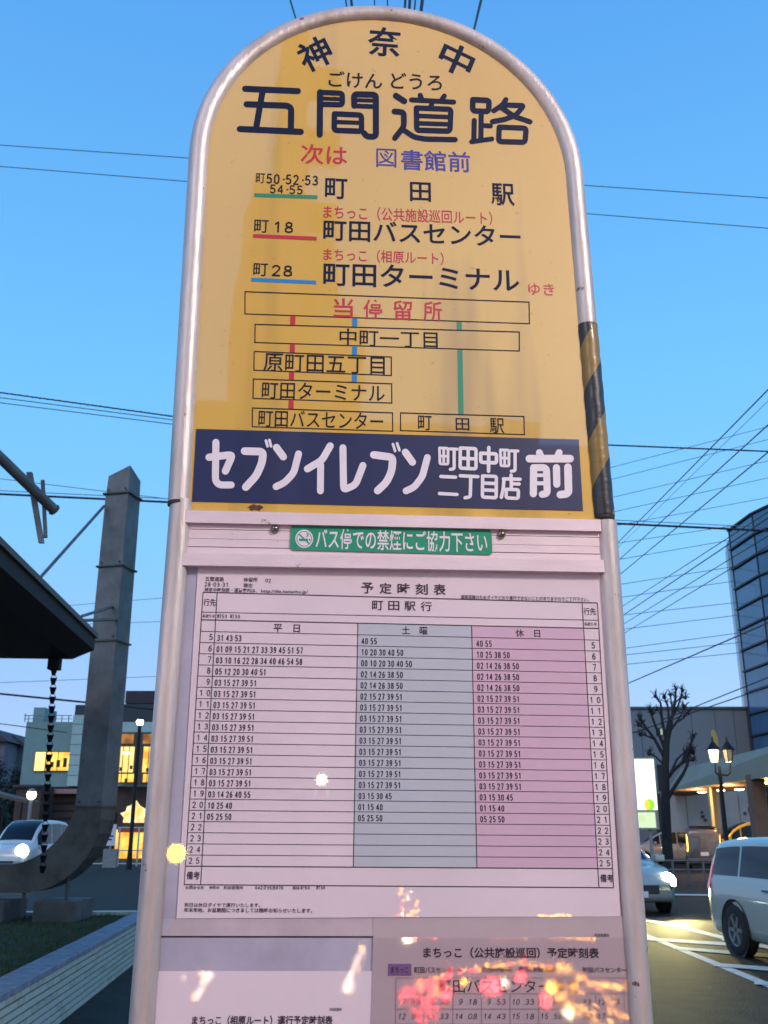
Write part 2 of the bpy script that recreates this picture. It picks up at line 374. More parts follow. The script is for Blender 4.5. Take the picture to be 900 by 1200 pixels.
for pts in ([(82,66),(375,79)],[(180,72),(142,290)],[(90,152),(318,160),(338,175),(336,292)],[(52,289),(391,305)]): stroke(mb, pts, 7.2, O1, True, **A)
for pts, w in (([(498,85),(496,320)],6.6),([(498,86),(622,91),(622,155),(505,152)],5.6),([(505,120),(620,124)],4.2),([(688,160),(686,96),(808,99),(808,332),(758,332),(742,312)],6.4),
        ([(690,129),(800,132)],4.2),([(688,161),(800,165)],5),([(578,205),(728,212),(728,302),(576,296),(578,205)],5.8),([(580,250),(722,255)],4.4)): stroke(mb, pts, w*1.1, O1, True, **A)
for pts, w in (([(108,100),(152,128)],6.4),([(100,182),(150,187),(150,262),(103,322)],6),([(150,282),(205,318),(265,328),(420,331)],5.6),([(236,97),(246,125)],5.4),([(363,101),(345,128)],5.4),
        ([(190,121),(413,133)],5.2),([(302,130),(290,160)],5.2),([(216,164),(398,171),(393,286),(218,281),(216,164)],5.6),([(218,205),(395,212)],4.6),([(218,244),(395,250)],4.6)): stroke(mb, pts, w*1.12, O1, True, **B)
for pts, w in (([(513,120),(600,124),(597,183),(513,179),(513,120)],5.8),([(558,190),(556,330)],5.4),([(560,256),(607,259)],5),([(521,230),(519,340)],5.4),([(507,342),(614,327)],5),([(688,120),(668,150),(625,178)],5.4),
        ([(668,148),(783,151),(742,200),(690,222),(617,236)],5.4),([(668,165),(735,210),(815,237)],5.4),([(653,265),(795,271),(789,345),(650,341),(653,265)],5.6)): stroke(mb, pts, w*1.12, O1, True, **B)
sb(mb, 'lettering', M_NAVY, panel, 'large dark blue stop name across the round top')
print_('lettering', M_RED, [('次は',352.5,407,169.5,193,.012),('まちっこ（公共施設巡回ルート）',379,577,244,260,.008),('まちっこ（相原ルート）',379,520,293,308,.008),('ゆき',619,649.5,332,346,.01),('当',391,414,349.5,372.5,.012),('停',426,448,351,374,.012),('留',461,483,352,375.5,.012),('所',496,518,353,377,.012)], O1, True, panel)
print_('lettering', M_VIOLET, [('図',441,464.5,174.3,196,0),('書館前',470,551,176.5,200.5,.012)], O1, True, panel)
print_('lettering', M_BLACK, [('町',300,310.5,203,214.5,.006),('50・52・53',312,373,204.5,216.5,.014),('54・55',316,355,216.8,227.3,.014),('町',298,315,257.5,272.5,.008),('18',320,344,259.5,273,.016),('町',297,314,308.5,323.5,.008),('28',318,343,310.5,324,.016),
    ('中町一丁目',398,513,386.5,406.5,.006),('原町田五丁目',309,451,416,437,.006),('町田ターミナル',307,451,449,469,.006),('町田バスセンター',303,449,482,502,.006),('町',490,506,487,504,.006),('田',534,550,490,504.5,.006),('駅',574,591,490,508,.006)], O1, True, panel)
print_('lettering', M_NAVY, [('町',381,407,209,233,.014),('田',480.5,505,213.5,236,.014),('駅',575.5,603,215,241,.014),('町田バスセンター',379,610,261,286,.014),('町田ターミナル',379,608.5,311,338.5,.014)], O1, True, panel)
mb = MB(); line(mb, (298,228.5),(372,231), 4.4, O1, True); sb(mb, 'underline', M_GREEN, panel)
mb = MB(); line(mb, (296.5,276.3),(371,279.5), 4.4, O1, True); sb(mb, 'underline', M_RED, panel)
mb = MB(); line(mb, (294.5,327.5),(370.5,331), 4.4, O1, True); sb(mb, 'underline', M_BLUE, panel)
for q in ([(287.2,341.7),(620,354),(620.5,379.3),(287,367.8)],[(299,380),(608.6,389),(608.6,411.3),(298.6,401.3)],[(298,411.8),(458.6,418.3),(458.6,440),(297.5,433.8)],
          [(297,444),(459,449.7),(459.2,472.3),(296.5,466.8)],[(296,478),(460,483.8),(460.3,505.3),(295.5,500)],[(469.4,483.8),(614,488),(614.5,509.3),(469.4,504.5)]):
    mb = MB()
    for i in range(4):
        a, b = Vector(q[i]), Vector(q[(i+1)%4]); t = (b-a).normalized()*.6; line(mb, a-t, b+t, 1.3, O1 - .00004*i, True)
    sb(mb, 'route_box', M_BLACK, panel)
for m, segs in ((M_RED, [((343.2,370.2),(343,380.8)),((342.6,403.2),(342.4,413)),((341.8,436.4),(341.6,445)),((341.2,468.8),(341,479))]), (M_BLUE, [((415.8,373),(415.6,382.8)),((415.6,405.4),(415.4,415.8)),((415.3,439),(415.1,447.6))]), (M_GREEN, [((538.2,377.3),(538.3,386.4)),((539,410),(540.3,485.2))])):
    for a, b in segs: mb = MB(); line(mb, a, b, 6, O1, True); sb(mb, 'route_line', m, panel)
# white letters on the blue band
mb = MB(); C6 = dict(org=(180,480), scl=6); C3 = dict(org=(220,490), scl=3.75); C4 = dict(org=(450,500), scl=3.6); C7 = dict(org=(600,480), scl=6)
for pts, w, k in (([(390,335),(545,318),(548,335),(505,432)],8.6,C6),([(438,230),(434,500),(462,530),(545,530)],8.2,C6),([(640,292),(772,296),(762,375),(722,465),(648,545)],9,C6),([(790,218),(801,258)],3.2,C6),([(814,214),(826,258)],3.2,C6),
        ([(390,129),(420,170)],8.6,C3),([(487,157),(466,240),(425,284),(388,301)],8.2,C3),([(626,122),(590,185),(526,223)],8.4,C3),([(584,205),(583,320)],8,C3),([(682,130),(685,316),(738,292),(770,208)],8.2,C3),
        ([(438,533),(460.5,536),(459,552),(453,565),(442.5,575)],8.8,dict()),([(460.5,520.5),(463,528.5)],3.2,dict()),([(465.3,519.5),(468,527.5)],3.2,dict()),
        ([(90,108),(120,150)],8.4,C4),([(183,130),(162,210),(128,255),(93,271)],8,C4),
        ([(122,345),(408,345)],9,C7),([(192,302),(206,335)],8,C7),([(332,302),(318,335)],8,C7),([(152,408),(150,592)],8.4,C7),([(152,408),(242,408),(248,590),(212,596)],8.2,C7),([(150,462),(240,462)],4.2,C7),([(150,518),(240,518)],4.6,C7),
        ([(312,408),(315,525)],8.4,C7),([(393,405),(398,592),(340,598)],9,C7)): stroke(mb, pts, w, O2, True, **k)
def ST(pts, w=4.6): stroke(mb, pts, w, O2, True, **C4)
for ox, oy in ((0,0),(257,8)):
    for q in ([(234,90),(270,91),(270,158),(236,157),(234,90)],[(252,92),(252,156)],[(237,124),(268,125)]): ST([(x+ox, y+oy) for x, y in q], 3.2)
    ST([(278+ox,94+oy),(308+ox,95+oy)], 3.6); ST([(296+ox,96+oy),(296+ox,178+oy),(280+ox,180+oy)], 3.8)
for q in ([(322,90),(388,93),(388,178),(321,175),(322,90)],[(355,92),(355,175)],[(323,133),(387,136)]): ST(q, 4)
for q in ([(408,112),(475,115),(474,153),(408,150),(408,112)],[(442,88),(441,188)]): ST(q, 4.2)
for q in ([(240,210),(302,213)],[(234,282),(308,286)],[(322,207),(396,211)],[(366,212),(364,296),(342,300)],[(416,208),(474,210),(473,300),(415,297),(416,208)],[(418,238),(472,240)],[(417,267),(472,269)],
    [(536,204),(536,216)],[(504,220),(574,222)],[(506,222),(503,262),(495,298)],[(537,226),(537,262)],[(539,241),(570,242)],[(516,264),(567,266),(566,303),(515,300),(516,264)]): ST(q, 4)
sb(mb, 'lettering', M_WHITE, panel, 'white store name on the blue band')
# ---- rail between the two sections
def strip(name, m, yl0, yl1, o0, th, x0=None, x1=None, dy=13.5, up=True):   # horizontal extrusion measured at its left end
    zt = S(460, yl0 + dy/2, o0+th, up)[1]; zbm = S(460, yl1 + dy/2, o0+th, up)[1]; e = si-.003
    a = -e if x0 is None else x0; b = e if x1 is None else x1
    return sb(MB().prism([SP(a, o0+th, zbm, up), SP(b, o0+th, zbm, up), SP(b, o0+th, zt, up), SP(a, o0+th, zt, up)], en*-(th+.008)), name, m)
strip('rail', M_PINKALU, 596.5, 610.4, .004, .006)
strip('rail_groove', M_DARK, 610.2, 646, .0012, .001)
strip('rail', M_PINKALU, 611.8, 617.6, .002, .0035)
strip('rail', M_PINKALU, 618.4, 628.5, .002, .0032)
strip('rail', M_PINKALU, 628.9, 637.6, .002, .0030)
strip('rail', M_PINKALU, 638.6, 645.0, .002, .0034)
strip('rail', M_PINKALU, 645.2, 659.8, .004, .006, dy=13)
mb = MB(); mb.fixn = False; mb.add([surf(299.5+8.5*math.cos(t*math.pi/9)*(1+.25*math.sin(3*t)), 594.8+3.6*math.sin(t*math.pi/9)*(1+.3*math.cos(2*t)), O1, True) for t in range(18)], [tuple(range(18))]); sb(mb, 'grime_patch', mat('grime', (.10,.055,.03), .9, noise=.5, nscale=200), panel)
# screws
for (x, y) in ((322, 620.3), (587.5, 626.5)):
    c = surf(x, y, .006, True); mb = MB()
    pr = [(.0001, .0032), (.0018, .0030), (.0038, .0018), (.0044, 0), (.0044, -.003)]
    vs = []; nn = 18
    for r_, h in pr:
        for k in range(nn): th = 2*math.pi*k/nn; vs.append(c + es*r_*math.cos(th) + Vector((0,0,1))*r_*math.sin(th) + en*h)
    mb.add(vs, [(i*nn+k, i*nn+(k+1)%nn, (i+1)*nn+(k+1)%nn, (i+1)*nn+k) for i in range(len(pr)-1) for k in range(nn)], True)
    scw = sb(mb, 'screw', M_SCREW)
    mb = MB()
    for a, b in ((es, Vector((0,0,1))), (Vector((0,0,1)), es)):
        mb.prism([c + en*.0030 + a*i*.0026 + b*j*.0005 for i, j in ((-1,-1),(1,-1),(1,1),(-1,1))], en*(.0004 if a is es else .0005))
    sb(mb, 'cross_slot', M_DARK, scw)
# green sticker
def rrect(x0, x1, y0, y1, r, yc=None):
    pts = []
    for cx, cy, a0 in ((x1-r, y0+r, -90), (x1-r, y1-r, 0), (x0+r, y1-r, 90), (x0+r, y0+r, 180)):
        for k in range(5): a = R(a0 + 22.5*k); pts.append((cx + r*math.cos(a), cy + r*math.sin(a)))
    xc = (x0+x1)/2; yc = (y0+y1)/2
    return [inv_px(x, y, xc, yc) for x, y in pts]
OS = .0062
stk = sb(MB().prism([surf(x, y, OS+.0005, True) for x, y in rrect(340.5, 576.5, 617.8, 647.3, 4)], en*-.0005), 'sticker', M_STICK)
mb = MB(); text(mb, 'バス停での禁煙にご協力下さい', 370, 571, 621.5, 645.5, OS+.0008, True, .012)
def ringp(mb, cx, cy, r0, r1, o, up, n=24):
    for k in range(n):
        a, b = 2*math.pi*k/n, 2*math.pi*(k+1)/n
        mb.add([surf(cx+r*math.cos(t), cy+r*math.sin(t), o, up) for r, t in ((r0,a),(r1,a),(r1,b),(r0,b))], [(0,1,2,3)])
sb(mb, 'lettering', M_WHITE, stk)
mb = MB(); mb.fixn = False; mb.add([surf(356.5+10.5*math.cos(t*math.pi/12), 631.3+10.8*math.sin(t*math.pi/12), OS+.0008, True) for t in range(24)], [tuple(range(24))]); sb(mb, 'no_smoking_disc', M_WHITE, stk)
mb = MB(); mb.fixn = False; ringp(mb, 356.5, 631.3, 8.3, 9.0, OS+.0010, True); line(mb, (350.5,626),(362.5,637), 1.5, OS+.00105, True); line(mb, (350.5,632.5),(361,632.5), 2.6, OS+.0011, True)
line(mb, (362.3,632.5),(363.6,632.5), 2.6, OS+.0011, True); stroke(mb, [(359,629),(361.5,627),(359.5,625)], .9, OS+.0012, True)
sb(mb, 'no_smoking_mark', M_STICK, stk)

# ---- lower case: backing board, sheets, rails
zbb = -.62; ztb = S(460, 667, .001, True)[1]
sb(MB().prism([SP(-si, .0012, zbb, False), SP(si, .0012, zbb, False), SP(si, .0012, ztb, False), SP(-si, .0012, ztb, False)], en*-.010), 'backing_board', M_BOARD)
OP = .0022
def sheet(pts, name, m, o=OP, label=None): return q4(pts, o, False, name, m, sign, .0003, label)
sh1 = sheet([(232.3,660),(703.5,672),(727.3,1073.6),(206.8,1076.3)], 'timetable_sheet', M_PAPER, label='upper white timetable sheet with blue and pink columns')
OT = OP + .0006
# table grid from measured corner points
TL, TR, BR, BL = Vector((237.6,693.6)), Vector((699.8,706.8)), Vector((719,1040.2)), Vector((215.8,1036.7))
YL = [693.6, 717.0, 726.0, 739.5] + [739.5 + (1015.0-739.5)/21*i for i in range(1, 22)] + [1036.7]
YR = [706.8, 727.0, 736.6, 750.3] + [750.3 + (1017.9-750.3)/21*i for i in range(1, 22)] + [1040.2]
XT = [237.6, 254.2, 420.0, 552.0, 681.8, 699.8]; XB = [215.8, 235.0, 413.6, 559.4, 701.8, 719.0]
def xl(c, y):       # x of column line c at height y
    t = (y - 700)/(1038-700); return XT[c] + (XB[c]-XT[c])*t
def gpt(c, r):      # grid crossing
    x = xl(c, YL[r]); y = YL[r] + (YR[r]-YL[r])*(x-226)/(709-226); x = xl(c, y)
    return (x, y)
def cellfill(c0, c1, r0, r1, name, m, o):
    mb = MB(); mb.fixn = False; N = 6
    for i in range(N):
        pass
    mb.add([surf(*gpt(c0, r0), o, False), surf(*gpt(c1, r0), o, False), surf(*gpt(c1, r1), o, False), surf(*gpt(c0, r1), o, False)], [(3,2,1,0)])
    return sb(mb, name, m, sh1)
cellfill(2, 3, 2, 24, 'saturday_column', M_SAT, OT - .0002); cellfill(3, 4, 2, 24, 'holiday_column', M_HOL, OT - .0002)
mb = MB()
NR = len(YL)-1
for r in range(NR+1):
    heavy = r in (0, 2, 24, 25)
    line(mb, gpt(0, r), gpt(5, r), 1.15 if heavy else .72, OT, False)
for c in range(6):
    a, b = (0, NR) if c in (0,1,4,5) else (2, 24)
    line(mb, gpt(c, a), gpt(c, b), .95, OT + .00003, False)
sb(mb, 'table_rules', M_TT, sh1)
def cell(mb, body, c, r, x0, w, h, bold=.0, dyy=0, rr=None):    # text in a table cell: x0 px from column line, w px wide, h px tall
    xa, ya = gpt(c, r); yb = gpt(c, (rr or r+1))[1]; yc = (ya+yb)/2 + dyy; x = xl(c, yc) + x0
    yc += slope(yc)*(x0 + w/2)
    text(mb, body, x, x+w, yc-h/2, yc+h/2, OT+.0001, False, bold)
WD = ['31 43 53','01 09 15 21 27 33 39 45 51 57','03 10 16 22 28 34 40 46 54 58','05 12 20 30 40 51'] + ['03 15 27 39 51']*10 + ['03 14 26 40 55','10 25 40','05 25 50']
SA = ['40 55','10 20 30 40 50','00 10 20 30 40 50','02 14 26 38 50','02 14 26 38 50','02 15 27 39 51'] + ['03 15 27 39 51']*8 + ['03 15 30 45','01 15 40','05 25 50']
HO = ['40 55','10 25 38 50','02 14 26 38 50','02 14 26 38 50','02 14 26 38 50','02 15 27 39 51'] + ['03 15 27 39 51']*8 + ['03 15 30 45','01 15 40','05 25 50']
def width(sx): n = len(sx.split()); return 10.4*n - 2.6
for col, data, x0 in ((1, WD, 3), (2, SA, 4.5), (3, HO, 5)):
    for i, tline in enumerate(data): mb = MB(); cell(mb, tline, col, 3+i, x0, width(tline), 7.6, .012, 0.8); sb(mb, 'departure_times', M_TT, sh1)
mb = MB()
for i in range(21):
    h = str(5+i)
    if len(h) == 1: cell(mb, h, 0, 3+i, 10.5, 4.3, 7.4, .008, 0); cell(mb, h, 4, 3+i, 8, 4.3, 7.4, .008)
    else:
        for cc in (0, 4):
            ox = 3.4 if cc == 0 else 2.2
            cell(mb, h[0], cc, 3+i, ox, 4.3, 7.4, .008); cell(mb, h[1], cc, 3+i, ox+8.4, 4.3, 7.4, .008)
for cc in (0, 4):
    cell(mb, '行先', cc, 0, 1.2, 14.5, 8.5, .01); cell(mb, '系統番号', cc, 1, 1.2, 14.5, 4, .01); cell(mb, '備考', cc, 24, 2, 15.5, 9.5, .015)
cell(mb, '町', 1, 1, 1.8, 4.6, 4.6, .01); cell(mb, '53', 1, 1, 7, 6.2, 4.4); cell(mb, '町', 1, 1, 17, 4.6, 4.6, .01); cell(mb, '55', 1, 1, 22.4, 6.2, 4.4)
sb(mb, 'hour_column', M_TT, sh1)
mb = MB()
for body, x0, x1, y0, y1, b in (('予定時刻表',423.5,522.5,683.5,696.5,.02),('町田駅行',436,506,704.5,715.5,.012),('平　日',320.5,351.5,731.5,741,.012),('土　曜',471,501,734,743.5,.012),('休　日',604,633,737.5,746.5,.012)):
    if body in ('予定時刻表','町田駅行'):
        n = len(body); w = (x1-x0)/(n + (n-1)*.45) ; 
        for i, ch in enumerate(body): xx = x0 + i*w*1.45; yy = slope(y0)*(xx + w/2 - (x0+x1)/2); text(mb, ch, xx, xx+w, y0+yy, y1+yy, OT+.0001, False, b)
    else: text(mb, body, x0, x1, y0, y1, OT+.0001, False, b)
sb(mb, 'lettering', M_TT, sh1, 'timetable title and day headings')
mb = MB()
for body, x0, x1, y0, y1 in (('五間道路',240.5,262.5,675.8,681.2),('停留所',285.5,302,676.6,682),('02',311,317.5,678,682.4),('28・03・31',239.5,268,682.4,687.5),('現在',285.2,296,683.5,688.5),('神奈中時刻表・運賃案内は、',239.5,301,689,694),('http://dia.kanachu.jp/',306,361,691.2,696),
        ('道路混雑のためダイヤどおり運行できないことがありますのでご了承下さい。',540,690,698.5,703.5),
        ('お問合せ先',217.5,239,1038,1042),('神奈中',245,257,1038.2,1042),('町田営業所',262.5,285,1038.2,1042.2),('042（735）5970',299,332,1038.4,1042.4),('路線 町',343,356,1038.4,1042.4),('53',357,363,1038.6,1042.2),('町',371,375,1038.6,1042.4),('55',376,381,1038.8,1042.2),
        ('祝日は休日ダイヤで運行いたします。',216,305,1058,1063),('年末年始、お盆期間につきましては臨時お知らせいたします。',215.5,366,1064,1069.5)):
    text(mb, body, x0, x1, y0, y1, OT+.0001, False, .012)
sb(mb, 'fine_print', M_TT, sh1)
# rails and sheets of the second case
def rail_px(name, m, pts, o, th): mb = MB(); mb.prism([surf(*p, o+th, False) for p in pts], en*-th); return sb(mb, name, m)
rail_px('rail', mat('lower_rail', (.52,.46,.50), .45, .2, noise=.25, nscale=12), [(207,1076.8),(441,1076.0),(441,1097.0),(188.5,1096.6)], .0013, .0012)
rail_px('rail_groove', M_DARK, [(188.5,1096.9),(440,1097.4),(440,1098.6),(188.4,1098.2)], .0014, .0005)
sh2 = sheet([(182,1138),(441,1138),(443,1240),(176,1240)], 'timetable_sheet', M_PAPER, OP, 'lower left sheet, mostly cut off by the frame')
sh3 = sheet([(437.5,1097),(437,1076),(733,1073.5),(742,1240),(433,1240)], 'timetable_sheet', M_PAPER2, OP+.0006, 'lower right greyer sheet with a small bus timetable')
mb = MB(); text(mb, 'まちっこ（相原ルート）運行予定時刻表', 225, 390, 1190, 1201.5, OP+.0008, False, .02); text(mb, '町田営業所', 386.5, 400.5, 1181, 1184.8, OP+.0008, False, .012); sb(mb, 'lettering', M_TT, sh2)
O3 = OP + .0014
mb = MB()
for body, x0, x1, y0, y1, b in (('まちっこ（公共施設巡回）予定時刻表',496,702,1110,1123,.022),('町田営業所',697,714,1094,1098,.012),('町田バスセンター→',485.5,541.5,1133,1140.5,.014),('町田市役所・町田市民病院',564,652,1132.5,1139.5,.014),('町田バスセンター',683,734,1133.5,1140,.014),('町田バスセンターゆき',514,677.5,1148,1163.5,.0)):
    text(mb, body, x0, x1, y0, y1, O3, False, b)
r1 = ['7:58','8:38','9:18','9:53','10:33','11:08','11:43','12:18']; r2 = ['12:58','13:33','14:08','14:43','15:18','15:58','16:38','17:13']
for yy, rw in ((1174, r1), (1191, r2)):
    for i, t in enumerate(rw):
        a, b = t.split(':'); x = 464 + 33.4*i
        text(mb, a, x+(7 if len(a)==1 else 2.5), x+11.5, yy-3.4, yy+3.4, O3, False, 0, shear=.2); text(mb, '.', x+14, x+15, yy+2.4, yy+3.4, O3, False); text(mb, b, x+18, x+28.5, yy-3.4, yy+3.4, O3, False, 0, shear=.2)
sb(mb, 'lettering', M_TT, sh3)
mb = MB()
for y in (1146, 1164.5, 1182.4, 1200, 1218): line(mb, (464,y), (733,y), .6, O3, False)
for i in range(9): line(mb, (464+33.4*i, 1164.5 if i not in (0,8) else 1146), (463.6+33.4*i+(i-1)*.2, 1222), .6, O3+.00003, False)
sb(mb, 'table_rules', mat('faint_ink', (.25,.18,.18), .7), sh3)
pb = q4([(454.6,1129.5),(482,1129.5),(482,1143.5),(454.3,1143.5)], OP+.0010, False, 'violet_box', mat('violet_box', (.18,.10,.25), .6), sh3, .0002)
mb = MB(); text(mb, 'まちっこ', 458, 478.5, 1133, 1140, O3+.0002, False, .015); sb(mb, 'lettering', M_TT, sh3)

# ---- clear film over the sheets: wavy and glossy
def film(bump_):
    mf = bpy.data.materials.new('clear_film'); mf.use_nodes = True; n = mf.node_tree; n.nodes.clear()
    mo = n.nodes.new('ShaderNodeOutputMaterial'); tr = n.nodes.new('ShaderNodeBsdfTransparent'); gl = n.nodes.new('ShaderNodeBsdfGlossy'); mx = n.nodes.new('ShaderNodeMixShader')
    fr = n.nodes.new('ShaderNodeLayerWeight'); fr.inputs['Blend'].default_value = .5; gl.inputs['Roughness'].default_value = .022 if bump_ < .01 else .034; gl.inputs['Color'].default_value = (1,1,1,1)
    tr.inputs['Color'].default_value = (.97,.96,.97,1)
    pw = n.nodes.new('ShaderNodeMath'); pw.operation = 'POWER'; pw.inputs[1].default_value = 5; n.links.new(fr.outputs['Facing'], pw.inputs[0]); fm = n.nodes.new('ShaderNodeMath'); fm.operation = 'MULTIPLY_ADD'; fm.inputs[1].default_value = .9; fm.inputs[2].default_value = .055; n.links.new(pw.outputs[0], fm.inputs[0])
    t = n.nodes.new('ShaderNodeTexCoord'); mp = n.nodes.new('ShaderNodeMapping'); mp.inputs['Scale'].default_value = (1,1,1.6); n.links.new(t.outputs['Object'], mp.inputs[0])
    w1 = n.nodes.new('ShaderNodeTexNoise'); w1.inputs['Scale'].default_value = 13; w1.inputs['Detail'].default_value = 1.5; n.links.new(mp.outputs[0], w1.inputs['Vector'])
    bp = n.nodes.new('ShaderNodeBump'); bp.inputs['Strength'].default_value = bump_; bp.inputs['Distance'].default_value = .012; n.links.new(w1.outputs[0], bp.inputs['Height'])
    n.links.new(bp.outputs[0], gl.inputs['Normal']); n.links.new(fm.outputs[0], mx.inputs[0]); n.links.new(tr.outputs[0], mx.inputs[1]); n.links.new(gl.outputs[0], mx.inputs[2]); n.links.new(mx.outputs[0], mo.inputs[0])
    return mf
FILM = (film(.0006), film(.014))
for fi_, (pts, lab) in enumerate((([(217.5,663),(702,676),(735,1074),(190,1077)], 'clear cover over the upper timetable'), ([(189,1099),(735,1098),(744,1245),(176,1245)], 'clear cover over the lower timetables'))):
    mb = MB(); mb.add([surf(*p, .0056, False) for p in pts], [(3,2,1,0)]); sb(mb, 'clear_cover', FILM[fi_], None, lab)
sb(MB().lathe([(0,.10),(.05,.10),(.20,.07),(.23,.03),(.23,0),(0,0)], BASE, 32), 'concrete_base', mat('concrete_base', (.3,.29,.28), .9, noise=.3))
# ================================================================ the setting
M_ASPH = mat('asphalt', (.027,.025,.017), .74, noise=.65, nscale=3.2, bump=1.0, bscale=45, spec=.22)
M_PAINT = mat('road_paint', (.70,.70,.62), .7, noise=.35, nscale=6)
M_PAVE = mat('pavement_slabs', (.20,.19,.19), .8, noise=.3, nscale=5, bump=.3, bscale=40)
M_KERB = mat('kerb_concrete', (.30,.30,.29), .85, noise=.25, nscale=6)
M_GRASSD = mat('planter_soil', (.035,.045,.018), .95, noise=.5, nscale=7, bump=.6, bscale=30)
M_TILE = mat('white_tile', (.78,.75,.62), .35, noise=.10, nscale=3, coat=.2)
M_TILE2 = mat('white_tile_dusty', (.60,.58,.46), .42, noise=.3, nscale=9)
M_GROUT = mat('grout', (.07,.07,.065), .9)
M_COPE = mat('coping_stone', (.27,.27,.31), .75, noise=.4, nscale=9, bump=.2, bscale=60)
M_STEEL = mat('galvanised_steel', (.18,.175,.165), .5, .35, noise=.45, nscale=2.2, bump=.05, bscale=30)
M_STEELD = mat('weathered_steel', (.125,.105,.085), .55, .3, noise=.6, nscale=2.5)
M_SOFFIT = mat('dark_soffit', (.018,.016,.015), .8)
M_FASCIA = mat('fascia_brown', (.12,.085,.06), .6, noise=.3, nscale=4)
M_BLK = mat('black_metal', (.015,.015,.017), .45, .5)
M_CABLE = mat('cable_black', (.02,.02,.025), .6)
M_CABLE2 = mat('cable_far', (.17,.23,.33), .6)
M_CARW = mat('white_car_paint', (.42,.44,.37), .25, noise=0, coat=1)
M_CARB = mat('beige_car_paint', (.42,.33,.26), .3, coat=.8)
M_CARY = mat('yellow_taxi_paint', (.70,.42,.05), .3, coat=.8)
M_CARD = mat('dark_van_paint', (.10,.09,.08), .35, coat=.8)
M_CGLASS = mat('car_glass', (.008,.012,.018), .08, spec=.35)
M_TYRE = mat('tyre_rubber', (.018,.018,.018), .85)
M_RIM = mat('alloy_rim', (.30,.31,.30), .35, .7)
M_CHROME = mat('chrome', (.6,.6,.58), .15, 1)
M_PLASTIC = mat('black_plastic', (.03,.03,.03), .6)
E_HEAD = emis('headlight_glow', (1,.98,.82), 80); E_HEADC = emis('headlight_cool', (.85,.95,1), 9)
E_TAIL = emis('tail_light_glow', (1,.05,.04), 6); E_TAILD = mat('tail_lens', (.35,.02,.03), .2, emit=(1,.05,.06), es=.25, coat=1)
E_AMBER = emis('amber_glow', (1,.45,.08), 7); E_WARM = emis('warm_lamp', (1,.78,.42), 9)

# ---- ground, road, pavement
g = MB().add([(-900,-900,0),(900,-900,0),(900,1500,0),(-900,1500,0)], [(0,1,2,3)]); g.build('ground', mat('far_ground', (.07,.07,.07), .9, noise=.3, nscale=.4), kind='structure')
MB().add([(-60,-60,.004),(90,-60,.004),(90,190,.004),(-60,190,.004)], [(0,1,2,3)]).build('road', M_ASPH, kind='structure')
MB().box((-2.0,-7,0),(.75,9.2,.12),.02).build('pavement', M_PAVE, kind='structure')
kb = MB().box((.752,-7,0),(.90,9.2,.135),.02).build('kerb', M_KERB, kind='structure')
# road markings: the outlined wedge of stripes
def ground_line(mb, a, b, wpx, z=.008):
    a = Vector(a); b = Vector(b)
    A_, B_ = G(*a, z), G(*b, z)
    if isinstance(wpx, (int, float)): wpx = (wpx, wpx)
    t = (b-a).normalized(); nn_ = Vector((-t.y, t.x))
    mb.add([G(*(a-nn_*wpx[0]/2), z), G(*(b-nn_*wpx[1]/2), z), G(*(b+nn_*wpx[1]/2), z), G(*(a+nn_*wpx[0]/2), z)], [(3,2,1,0)])
for i, (a, b, w) in enumerate((((740,1089),(960,1178.5),(3.4,7)), ((752,1077),(798,1086),(3,3.2)), ((796,1085.6),(856,1101),(3.2,4)), ((700,1096.5),(905,1109.5),(2.6,4.2)), ((789,1110.5),(960,1124.5),(3,5)), ((836,1130),(1000,1143),(3.6,6)), ((884,1151),(1000,1160),(4,6)), ((846,1100),(1000,1128),(3.5,5)))):
    mb = MB(); ground_line(mb, a, b, w, .008 + .0012*i); mb.build('road_marking', M_PAINT, kind='structure')
for (x0, x1, y, w) in ((640,905,1046,1.6), (100,200,1012,1.0)):
    mb = MB(); ground_line(mb, (x0,y),(x1,y+ (4 if x0 > 300 else 0)), w, .02); mb.build('road_marking', M_PAINT, kind='structure')

# ---- planter on the left: tiled wall, coping, soil, grass
VPX = 350
fw = Vector(((VPX-450)/FPX*math.cos(PITCH), 1, 0)).normalized(); rt = Vector((fw.y, -fw.x, 0))
def L3(t, a, z): return fw*t + rt*a + Vector((0,0,z))     # along, to the right, up
WT, WA = .53, -2.06
pl = empty('planter_wall', L3(9, WA, 0), 'low white tiled planter wall with grey coping, left of the bus stop sign', 'planter wall')
PB = pl.location
def pb(mb, name, m, parent, **k):
    mb.v = [(x-PB.x, y-PB.y, z-PB.z) for x, y, z in mb.v]; return mb.build(name, m, parent, **k)
T0, T1 = 2.6, 15.6
mb = MB(); mb.prism([L3(T0, WA-.006, 0), L3(T0, WA-.006, WT-.05), L3(T0, WA-.22, WT-.05), L3(T0, WA-.22, 0)], fw*(T1-T0)); pb(mb, 'core', M_GROUT, pl)
mb = MB(); mb.prism([L3(T1+.01, WA, 0), L3(T1+.01, WA, WT-.02), L3(T1+.01, WA-9, WT-.02), L3(T1+.01, WA-9, 0)], fw*.2); pb(mb, 'end_wall', M_TILE2, pl)
rows, tl, th_ = 8, .227, (WT-.055)/8
tiles = []
for i in range(int((T1-T0)/tl)):
    for r_ in range(rows):
        tiles.append((T0 + tl*(i + (.5 if r_ % 2 else 0)), r_))
tiles = [q for q in tiles if q[0]+tl < T1]
tiles.sort(key=lambda q: abs(q[0]-6.4) if q[0] > 5 else 50 - q[0])
def tile_geo(mb, t, r_, jit):
    e = .006
    mb.prism([L3(t+e, WA-.004, r_*th_+e), L3(t+e, WA-.004, (r_+1)*th_-e), L3(t+e, WA+.007+jit, (r_+1)*th_-e-.002), L3(t+e, WA+.007+jit, r_*th_+e+.002)], fw*(tl-2*e))
pm = []
